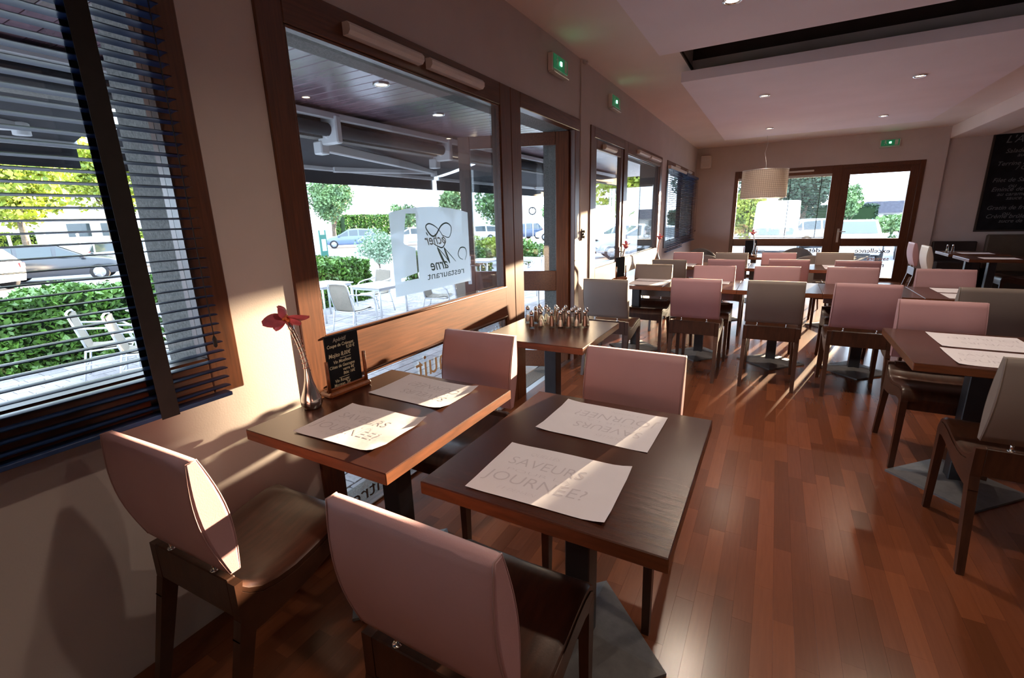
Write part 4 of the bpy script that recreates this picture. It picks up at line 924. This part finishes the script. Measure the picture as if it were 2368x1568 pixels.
def tree(x, y, h, cr, ch, lab, mt, n, size, trunk_r=.12, cb=None, group=None, base=G, kindn='tree'):
    t = thing(kindn, lab, kindn, (x, y, base), 0, group)
    cb = cb if cb is not None else h-ch
    mb = MB(); mb.tube([(0,0,0),(.03*cr,.02,h*.3),(-.02*cr,.03,h*.6),(0,0,h*.85)], [trunk_r,trunk_r*.8,trunk_r*.55,trunk_r*.2], 10)
    for k in range(5):
        a = k*1.3; mb.tube([(0,0,cb+ch*.1*k*.5),(cr*.5*math.cos(a),cr*.5*math.sin(a),cb+ch*(.35+.1*k))], [trunk_r*.35,trunk_r*.1], 6)
    mb.obj('trunk', 'bark', t)
    nb = 26; cen = rng.normal(size=(nb,3)); cen /= np.linalg.norm(cen, axis=1)[:,None]; cen *= (rng.random(nb)**.5)[:,None]*.72
    which = rng.integers(0, nb, n); q = rng.normal(size=(n,3)); q /= np.linalg.norm(q, axis=1)[:,None]; q *= (.22+.14*rng.random(n))[:,None]
    p = cen[which]+q; pts = np.stack([p[:,0]*cr, p[:,1]*cr, cb+ch/2+p[:,2]*ch/2], 1)
    leaves(pts, None, size, mt, 'crown', t, asp=.7); return t
for x, y, h, cr, ch, lab, mt, n, sz, tr_ in (
    (-26.5, 7.6, 6.6, 2.5, 4.6, 'yellow-green tree behind the parked dark estate car', 'leaf_yellow', 9500, .21, .16),
    (-30.5, 12.2, 6.8, 2.3, 4.5, 'yellowing tree seen at the right through the near blind', 'leaf_yellow', 8500, .21, .14),
    (-30.5, 3.6, 6.2, 2.4, 4.0, 'green tree at the far left edge behind the blind', 'leaf_yellow', 8000, .21, .15),
    (-33, 29.5, 7.2, 2.7, 6.0, 'tall rounded tree seen through the big window', 'leaf_cool', 12000, .23, .2),
    (-34.5, 25.5, 5.5, 1.9, 4.5, 'darker tree at the left edge of the big window', 'leaf_cool', 3600, .28, .15),
    (-30, 35.5, 3.9, 1.5, 3.6, 'small bushy tree left of the frosted sign', 'leaf_cool', 3000, .25, .1),
    (-27.5, 40, 6.2, 1.8, 4.6, 'tree above the frosted sign in the big window', 'leaf_cool', 3400, .28, .15),
    (-23.5, 42.5, 6.0, 2.8, 5.4, 'pale tree seen through the open door leaf', 'leaf_cool', 3800, .30, .16),
    (-16, 44, 4.6, 3.0, 4.2, 'distant pale tree seen beyond the open door', 'leaf_cool', 3200, .32, .14),
    (-8.0, 34, 6.2, 2.2, 4.6, 'yellow-green tree seen through the second window', 'leaf_yellow', 3600, .30, .16),
    (.2, 31, 3.3, 1.5, 3.1, 'bright yellow-green shrub tree behind the end window', 'leaf_yellow', 8000, .17, .1),
    (3.5, 47, 8.2, 3.0, 7.9, 'big dark tree behind the end window blind', 'leaf_dark', 16000, .26, .3),
    (-3.4, 44, 7.2, 3.2, 6.6, 'dark tree left behind the hanging lamp', 'leaf_dark', 9000, .26, .2),
    (6.5, 46, 4.0, 1.1, 3.6, 'slim green tree behind the glass of the end door', 'leaf_cool', 4500, .2, .12)):
    tree(x, y, h, cr, ch, lab, mt, n, sz, tr_)
for x, y, h, cr, ch, lab, mt, n, sz in (
    (-11.5, 13.2, 1.7, .95, 1.7, 'pale feathery shrub beyond the hedge', 'leaf_pale', 3600, .09),
    (-9.2, 17.0, 1.35, 1.1, 1.35, 'bright yellow-green bush seen through the open door leaf', 'leaf_yellow', 3800, .11),
    (-6.3, 15.6, 1.25, 1.0, 1.25, 'dark green bush beyond the open doorway', 'leaf', 3600, .11),
    (8.0, 32, 1.6, 2.6, 1.6, 'low green bushes behind the cars at the end door', 'leaf_cool', 4000, .18)):
    tree(x, y, h, cr, ch, lab, mt, n, sz, .03, cb=.05, kindn='shrub')
hedge(-36, -34.5, -6, 20, 1.35, 'long light green hedge behind the car park', 16000, .22, 'leaf_yellow')
hedge(-8, 9, 50, 51.2, 1.7, 'dark hedge far behind the cars outside the end wall', 9000, .3, 'leaf_dark')
hedge(-38, -36.5, 34, 44, 2.2, 'tall clipped hedge seen through the wine glass cut-out', 9000, .22, 'leaf')
# cars
def make_car(label, loc, rz, paint, kind='estate', L=4.4, Wd=1.76):
    t = thing('car', label, 'car', loc, rz, 'parked cars')
    hw = Wd/2
    st = {'estate': [(-2.2,.42,.72,.72,.86,.0),(-2.15,.30,.80,.95,.95,.0),(-1.95,.26,.84,1.38,.97,1),(-1.0,.24,.88,1.47,1,1),(.1,.24,.90,1.45,1,1),(1.0,.24,.90,.96,1,1),(1.7,.26,.82,.86,.98,0),(2.1,.30,.66,.72,.90,0),(2.2,.40,.55,.58,.82,0)],
          'hatch': [(-2.0,.42,.74,.74,.88,0),(-1.93,.30,.86,1.0,.95,0),(-1.55,.26,.90,1.42,.98,1),(-.6,.24,.92,1.50,1,1),(.15,.24,.92,1.46,1,1),(1.0,.24,.90,.98,1,1),(1.6,.26,.82,.88,.97,0),(1.95,.32,.64,.70,.88,0),(2.02,.42,.55,.57,.82,0)],
          'van': [(-2.5,.36,1.0,2.0,.96,0),(-2.48,.32,1.0,2.3,.98,0),(-1.5,.28,1.0,2.36,1,0),(.6,.28,1.0,2.36,1,0),(1.1,.28,1.0,2.22,1,0),(1.8,.28,.98,1.25,1,1),(2.35,.32,.8,.95,.95,0),(2.5,.4,.6,.65,.88,0)]}[kind]
    def sec(x, zb, zm, zt_, wf, gh):
        wt = hw*wf*(.80 if zt_-zm > .3 and kind != 'van' else .93)
        return [(x,-hw*wf*.93,zb),(x,-hw*wf,zb+.16),(x,-hw*wf*1.0,zm-.05),(x,-hw*wf*.965,zm),(x,-wt,zt_-.04),(x,-wt*.86,zt_),(x,wt*.86,zt_),(x,wt,zt_-.04),(x,hw*wf*.965,zm),(x,hw*wf,zm-.05),(x,hw*wf,zb+.16),(x,hw*wf*.93,zb),(x,-hw*wf*.93,zb)]
    mb = MB(); rows = [sec(*s_) for s_ in st]; mb.grid(rows, flip=False)
    mb.add(rows[0][:-1], [tuple(range(12))]); mb.add(rows[-1][:-1], [tuple(range(12))[::-1]])
    mb.obj('body', paint, t)
    def lerp(a, b, f): return [a_+(b_-a_)*f for a_, b_ in zip(a, b)]
    # side windows
    idx = [i for i in range(len(st)-1) if st[i][3]-st[i][2] > .3 or st[i+1][3]-st[i+1][2] > .3]
    if kind == 'van': idx = [4]
    for sd_ in (0, 1):
        mb = MB()
        for i in idx:
            A, B = rows[i], rows[i+1]; lo, hi = (3,4) if sd_ == 0 else (8,7)
            a0, a1, b0, b1 = map(Vector, (A[lo], A[hi], B[lo], B[hi])); off = Vector((0, -.012 if sd_ == 0 else .012, 0)); e = .06
            q = [a0.lerp(a1,.08).lerp(b0.lerp(b1,.08), e), b0.lerp(b1,.08).lerp(a0.lerp(a1,.08), e), b0.lerp(b1,.9).lerp(a0.lerp(a1,.9), e), a0.lerp(a1,.9).lerp(b0.lerp(b1,.9), e)]
            f = (0,1,2,3) if sd_ == 0 else (3,2,1,0); mb.add([p+off for p in q], [f])
        mb.obj('side_window', 'car_glass', t)
    # windscreen and rear window
    fi = max(i for i in range(len(st)-1) if st[i][3]-st[i+1][3] > .3)
    A, B = rows[fi], rows[fi+1]; mb = MB(); q = [Vector(A[5]).lerp(Vector(B[5]),.06), Vector(A[6]).lerp(Vector(B[6]),.06), Vector(B[6]).lerp(Vector(A[6]),.06), Vector(B[5]).lerp(Vector(A[5]),.06)]
    mb.add([p+Vector((.012,0,.012)) for p in q], [(3,2,1,0)]); mb.obj('windscreen', 'car_glass', t)
    A, B = rows[1], rows[2]
    if kind != 'van':
        mb = MB(); q = [Vector(A[5]).lerp(Vector(B[5]),.1), Vector(A[6]).lerp(Vector(B[6]),.1), Vector(B[6]).lerp(Vector(A[6]),.1), Vector(B[5]).lerp(Vector(A[5]),.1)]
        mb.add([p+Vector((-.015,0,.01)) for p in q], [(0,1,2,3)]); mb.obj('rear_window', 'car_glass', t)
    xw = (1.33, -1.33) if kind != 'van' else (1.65, -1.55)
    for x in xw:
        for s_ in (-1, 1):
            mb = MB(); mb.lathe([(.2,-.09),(.30,-.10),(.32,-.06),(.32,.06),(.30,.10),(.2,.09)], 22); me = mb.mesh('wheel', 'tyre'); me.transform(Matrix.Translation((x, s_*(hw-.08), .32)) @ Matrix.Rotation(PI/2, 4, 'X')); wh = link('wheel', me, t)
            mb = MB(); mb.lathe([(.21,.0),(.2,.02),(.05,.03)], 18)
            for k in range(5): mb.box(.04, .2, -.02, .02, .02, .04, T=Matrix.Rotation(2*PI*k/5, 4, 'Z'))
            me = mb.mesh('hub', 'rim'); me.transform(Matrix.Translation((x, s_*(hw+.01), .32)) @ Matrix.Rotation(-s_*PI/2, 4, 'X')); link('hub', me, wh)
    x1 = st[-1][0]; x0 = st[0][0]
    for s_ in (-1, 1):
        mb = MB(); mb.box(x1-.22, x1-.02, s_*.5*hw, s_*.86*hw, .58, .70, .03); mb.obj('headlight', 'head_light', t)
        mb = MB(); mb.box(x0-.01, x0+.12, s_*.68*hw, s_*.93*hw, .72, .92, .02); mb.obj('tail_light', 'tail_light', t)
        mb = MB(); mb.box(.85, 1.0, s_*(hw+.0), s_*(hw+.16), .90, 1.03, .03); mb.obj('mirror', paint, t)
    mb = MB(); mb.box(x1-.02, x1+.015, -.26, .26, .36, .46, .003); mb.box(x0-.015, x0+.02, -.26, .26, .50, .61, .003); mb.obj('number_plate', 'plate_white', t)
    mb = MB(); mb.box(x1-.05, x1+.005, -.5, .5, .26, .34, .01); mb.obj('grille', 'tyre', t)
    return t
g = G-.03
make_car('dark estate car seen through the near blind, pointing right', (-23.4, 7.55, g), math.radians(62), 'car_dark')
make_car('white car at the left edge beyond the near blind, rear towards us', (-22.6, 4.25, g), math.radians(215), 'car_white', 'hatch')
make_car('white car at the right of the near blind beyond the terrace pillar', (-27.5, 12.4, g), math.radians(60), 'car_white')
make_car('blue-grey hatchback seen through the big window', (-28.8, 27.6, g), math.radians(228), 'car_blue', 'hatch')
make_car('white car directly behind the frosted sign', (-25.0, 30.4, g), math.radians(235), 'car_white')
make_car('white car seen through the open door leaf', (-21.6, 34.8, g), math.radians(235), 'car_white')
make_car('dark blue van-like car right of the frosted sign', (-19.3, 39.6, g), math.radians(240), 'car_navy', 'hatch')
make_car('white car seen in the open doorway', (-14.5, 38.0, g), math.radians(200), 'car_white')
make_car('white car behind the second door', (-6.4, 27.5, g), math.radians(200), 'car_white', 'hatch')
make_car('silver car behind the second window', (-3.8, 22.0, g), math.radians(205), 'car_silver', 'hatch')
make_car('white van gleaming behind the end window', (1.75, 24.5, g), math.radians(-92), 'car_white', 'van')
make_car('pale car at the lower right of the end window', (4.0, 30.2, g), math.radians(25), 'car_silver', 'hatch')
make_car('white car behind the end door', (4.45, 23.0, g), math.radians(-95), 'car_white', 'hatch')
make_car('white car at the right edge of the end door', (6.9, 24.0, g), math.radians(-100), 'car_white', 'hatch')
# caravan-like white kiosk, house, posts, sign
kb = thing('site_hut', 'white boxy cabin behind the cars seen through the near blind', 'hut', (-33, 12.0, G))
mb = MB(); mb.box(-1.2, 1.2, -1.9, 1.9, .3, 2.9, .15); mb.obj('walls', 'car_white', kb); mb = MB(); mb.box(1.2, 1.22, -1.2, -.2, 1.6, 2.3); mb.box(1.2, 1.22, .3, 1.4, 1.6, 2.3); mb.obj('window', 'car_glass', kb); mb = MB(); mb.box(-1, 1, -1.6, 1.6, 0, .3); mb.obj('plinth', 'tyre', kb)
hs = thing('house', 'low house with dark pitched roof far behind the end door', 'house', (10.8, 56, G))
mb = MB(); mb.box(-3, 3, 0, 5, 0, 1.5); mb.obj('walls', 'house_wall', hs); mb = MB(); mb.prism([(-3.4,1.45),(3.4,1.45),(1.8,2.5),(-1.8,2.5)], -.4, 5.4, 'y'); mb.obj('roof', 'house_roof', hs)
for x in (-2.0, 0, 1.9):
    mb = MB(); mb.box(x-.4, x+.4, -.03, 0, .6, 1.3); mb.obj('window', 'car_glass', hs)
for k, (x, y, lab) in enumerate(((-25.6, 6.9, 'leftmost white post behind the parked cars'), (-25.6, 8.0, 'second white post behind the parked cars'), (-25.6, 9.1, 'third white post behind the parked cars'), (-25.6, 10.5, 'fourth white post behind the parked cars'), (-25.6, 12.0, 'rightmost white post behind the parked cars'))):
    t = thing('bollard', lab, 'post', (x, y, G), 0, 'white posts of the car park'); mb = MB(); mb.tube([(0,0,0),(0,0,1.75)], .05, 10); mb.obj('pole', 'white_metal', t); mb = MB(); mb.lathe([(.06,1.75),(.06,1.78),(.001,1.82)], 10); mb.obj('cap', 'white_metal', t)
gp = thing('totem_post', 'green slim sign totem seen through the big window', 'sign', (-11.8, 11.0, G)); mb = MB(); mb.box(-.03, .03, -.14, .14, .4, 1.55, .01); mb.obj('panel', 'green_paint', gp)
for s_ in (-1,1): mb = MB(); mb.tube([(0,s_*.12,0),(0,s_*.12,1.7)], .03, 8); mb.obj('post', 'green_paint', gp)
mb = MB(); mb.box(.031,.033,-.09,.09,1.0,1.4); mb.obj('notice', 'sign_blue', gp)
rs = thing('road_sign', 'round ringed road sign beside the open door pillar', 'sign', (-14.0, 31.5, G)); mb = MB(); mb.tube([(0,0,0),(0,0,2.7)], .035, 8); mb.obj('pole', 'steel', rs)
mb = MB(); mb.tube([(.25*math.cos(a*PI/12)*.8, -.05+.25*math.cos(a*PI/12)*.6, 2.4+.25*math.sin(a*PI/12)) for a in range(25)], .045, 8, cap=False); mb.obj('ring', 'tyre', rs)
db = thing('direction_board', 'white direction board on two posts beyond the open door', 'sign', (-17.0, 34.5, G)); mb = MB(); mb.box(-1.1, 1.1, -.03, .03, 1.9, 3.2, .02); mb.obj('panel', 'plate_white', db)
for s_ in (-.8,.8): mb = MB(); mb.tube([(s_,.05,0),(s_,.05,3.2)], .05, 8); mb.obj('post', 'steel', db)
mb = MB(); mb.box(-.9,.2,-.035,-.03,2.65,2.95); mb.box(-.9,.5,-.035,-.03,2.15,2.4); mb.obj('arrow_field', 'sign_blue', db)
# metal fence in the end view
fn = thing('fence', 'dark mesh fence behind the cars outside the end wall', 'fence', (0, 36, G))
for k in range(14): mb = MB(); mb.tube([(-6+k*1.6,0,0),(-6+k*1.6,0,1.3)], .03, 6); mb.obj('post', 'green_paint', fn)
mb = MB()
for k in range(7): mb.tube([(-6,0,.15+k*.18),(14.8,0,.15+k*.18)], .008, 5)
mb.obj('wire', 'green_paint', fn, 'stuff')
# terrace furniture
def make_oc(label, loc, rz):
    t = thing('terrace_chair', label, 'chair', loc, rz, 'white woven terrace chairs')
    mb = MB(); rows = []
    for q in range(9):
        f = q/8; rows.append([(x, -.20-.10*f-.02*math.sin(PI*f), .42+.46*f+.012*(1-(x/.22)**2)*(f > .9)) for x in (-.205,-.1,0,.1,.205)])
    mb.grid(rows, flip=True); mb.grid([[(v[0], v[1]-.012, v[2]) for v in r_] for r_ in rows]); mb.obj('backrest', 'wicker', t)
    mb = MB(); rows = [[(x, y, z+(.012 if abs(x) > .15 else 0)) for x in (-.215,-.1,0,.1,.215)] for y, z in ((-.22,.425),(-.1,.41),(.05,.412),(.18,.43),(.235,.41))]
    mb.grid(rows); mb.grid([[(v[0], v[1], v[2]-.012) for v in r_] for r_ in rows], flip=True); mb.obj('seat', 'wicker', t)
    mb = MB(); mb.tube([(-.225,-.215,.40),(-.225,-.32,.86),(-.19,-.335,.90),(0,-.34,.91),(.19,-.335,.90),(.225,-.32,.86),(.225,-.215,.40)], .013, 8)
    mb.tube([(-.23,-.23,.40),(-.23,.23,.40),(.23,.23,.40),(.23,-.23,.40),(-.23,-.23,.40)], .012, 8); mb.obj('frame', 'alu', t)
    for s_ in (-1, 1):
        mb = MB(); mb.tube([(s_*.235,-.295,.72),(s_*.265,-.18,.70),(s_*.275,0,.685),(s_*.275,.14,.66),(s_*.27,.24,.58),(s_*.262,.28,.44),(s_*.26,.27,.2),(s_*.26,.26,0)], .014, 8); mb.obj('arm', 'alu', t)
        mb = MB(); mb.tube([(s_*.225,-.235,.42),(s_*.235,-.28,.2),(s_*.24,-.32,0)], .013, 8); mb.obj('leg', 'alu', t)
    mb = MB(); mb.tube([(-.24,-.28,.20),(.24,-.28,.20)], .009, 6); mb.tube([(-.26,.27,.22),(.26,.27,.22)], .009, 6); mb.tube([(-.24,-.28,.22),(-.26,.27,.24)], .008, 6); mb.tube([(.24,-.28,.22),(.26,.27,.24)], .008, 6); mb.obj('stretcher', 'alu', t)
    return t
oc = None
for x, y, rz, lab in ((-4.72, 5.72, .05, 'woven terrace chair in the middle of the big window, its back towards us'), (-5.75, 5.35, .1, 'terrace chair cut by the left edge of the big window'),
                      (-5.75, 7.25, PI, 'terrace chair facing us behind the white table outside the big window'), (-4.15, 7.45, -1.2, 'terrace chair below the frosted sign, seat towards the table'), (-3.55, 7.75, -.5, 'second terrace chair below the frosted sign'),
                      (-3.0, 7.0, .2, 'terrace chair seen left of the open door leaf'), (-5.95, 2.62, -.45, 'terrace chair behind the near blind, the left one of the pair'), (-5.2, 2.72, -.5, 'terrace chair behind the near blind, the right one of the pair'),
                      (-5.6, 10.9, .1, 'terrace chair at the far table beyond the frosted sign'), (-4.6, 11.6, .2, 'terrace chair beside the far table in the doorway'), (-2.0, 9.1, PI-.2, 'terrace chair near the open doorway'), (-5.3, 4.45, PI-.3, 'terrace chair on the far side of the table behind the blind')):
    if oc is None: oc = make_oc(lab, (x, y, G), rz)
    else: dup(oc, (x, y, G), rz, lab)
def make_ot(label, loc, rz=0):
    t = thing('terrace_table', label, 'table', loc, rz, 'white terrace tables')
    mb = MB(); mb.box(-.40, .40, -.40, .40, .705, .73, .01); mb.obj('tabletop', 'table_white', t); mb = MB(); mb.box(-.36, .36, -.36, .36, .66, .705, .004); mb.obj('frame', 'alu', t)
    for sx in (-1,1):
        for sy in (-1,1): mb = MB(); mb.tube([(sx*.35,sy*.35,.67),(sx*.36,sy*.36,0)], .02, 8); mb.obj('leg', 'alu', t)
    return t
ot = None
for x, y, lab in ((-6.2, 6.35, 'white terrace table at the left of the big window'), (-4.95, 6.60, 'white terrace table in front of the hedge, centre of the big window'), (-3.6, 8.5, 'white terrace table behind the frosted sign'), (-5.9, 11.9, 'far white terrace table seen through the open door leaf'),
                  (-4.8, 12.6, 'far white terrace table seen in the doorway'), (-2.45, 8.2, 'white terrace table outside the open doorway'), (-6.35, 3.55, 'white terrace table behind the near blind, farther one'), (-5.2, 3.5, 'white terrace table behind the near blind, nearer one'), (-3.0, 10.0, 'white terrace table outside the second door')):
    if ot is None: ot = make_ot(lab, (x, y, G))
    else: dup(ot, (x, y, G), 0, lab)
bpy.context.view_layer.update()
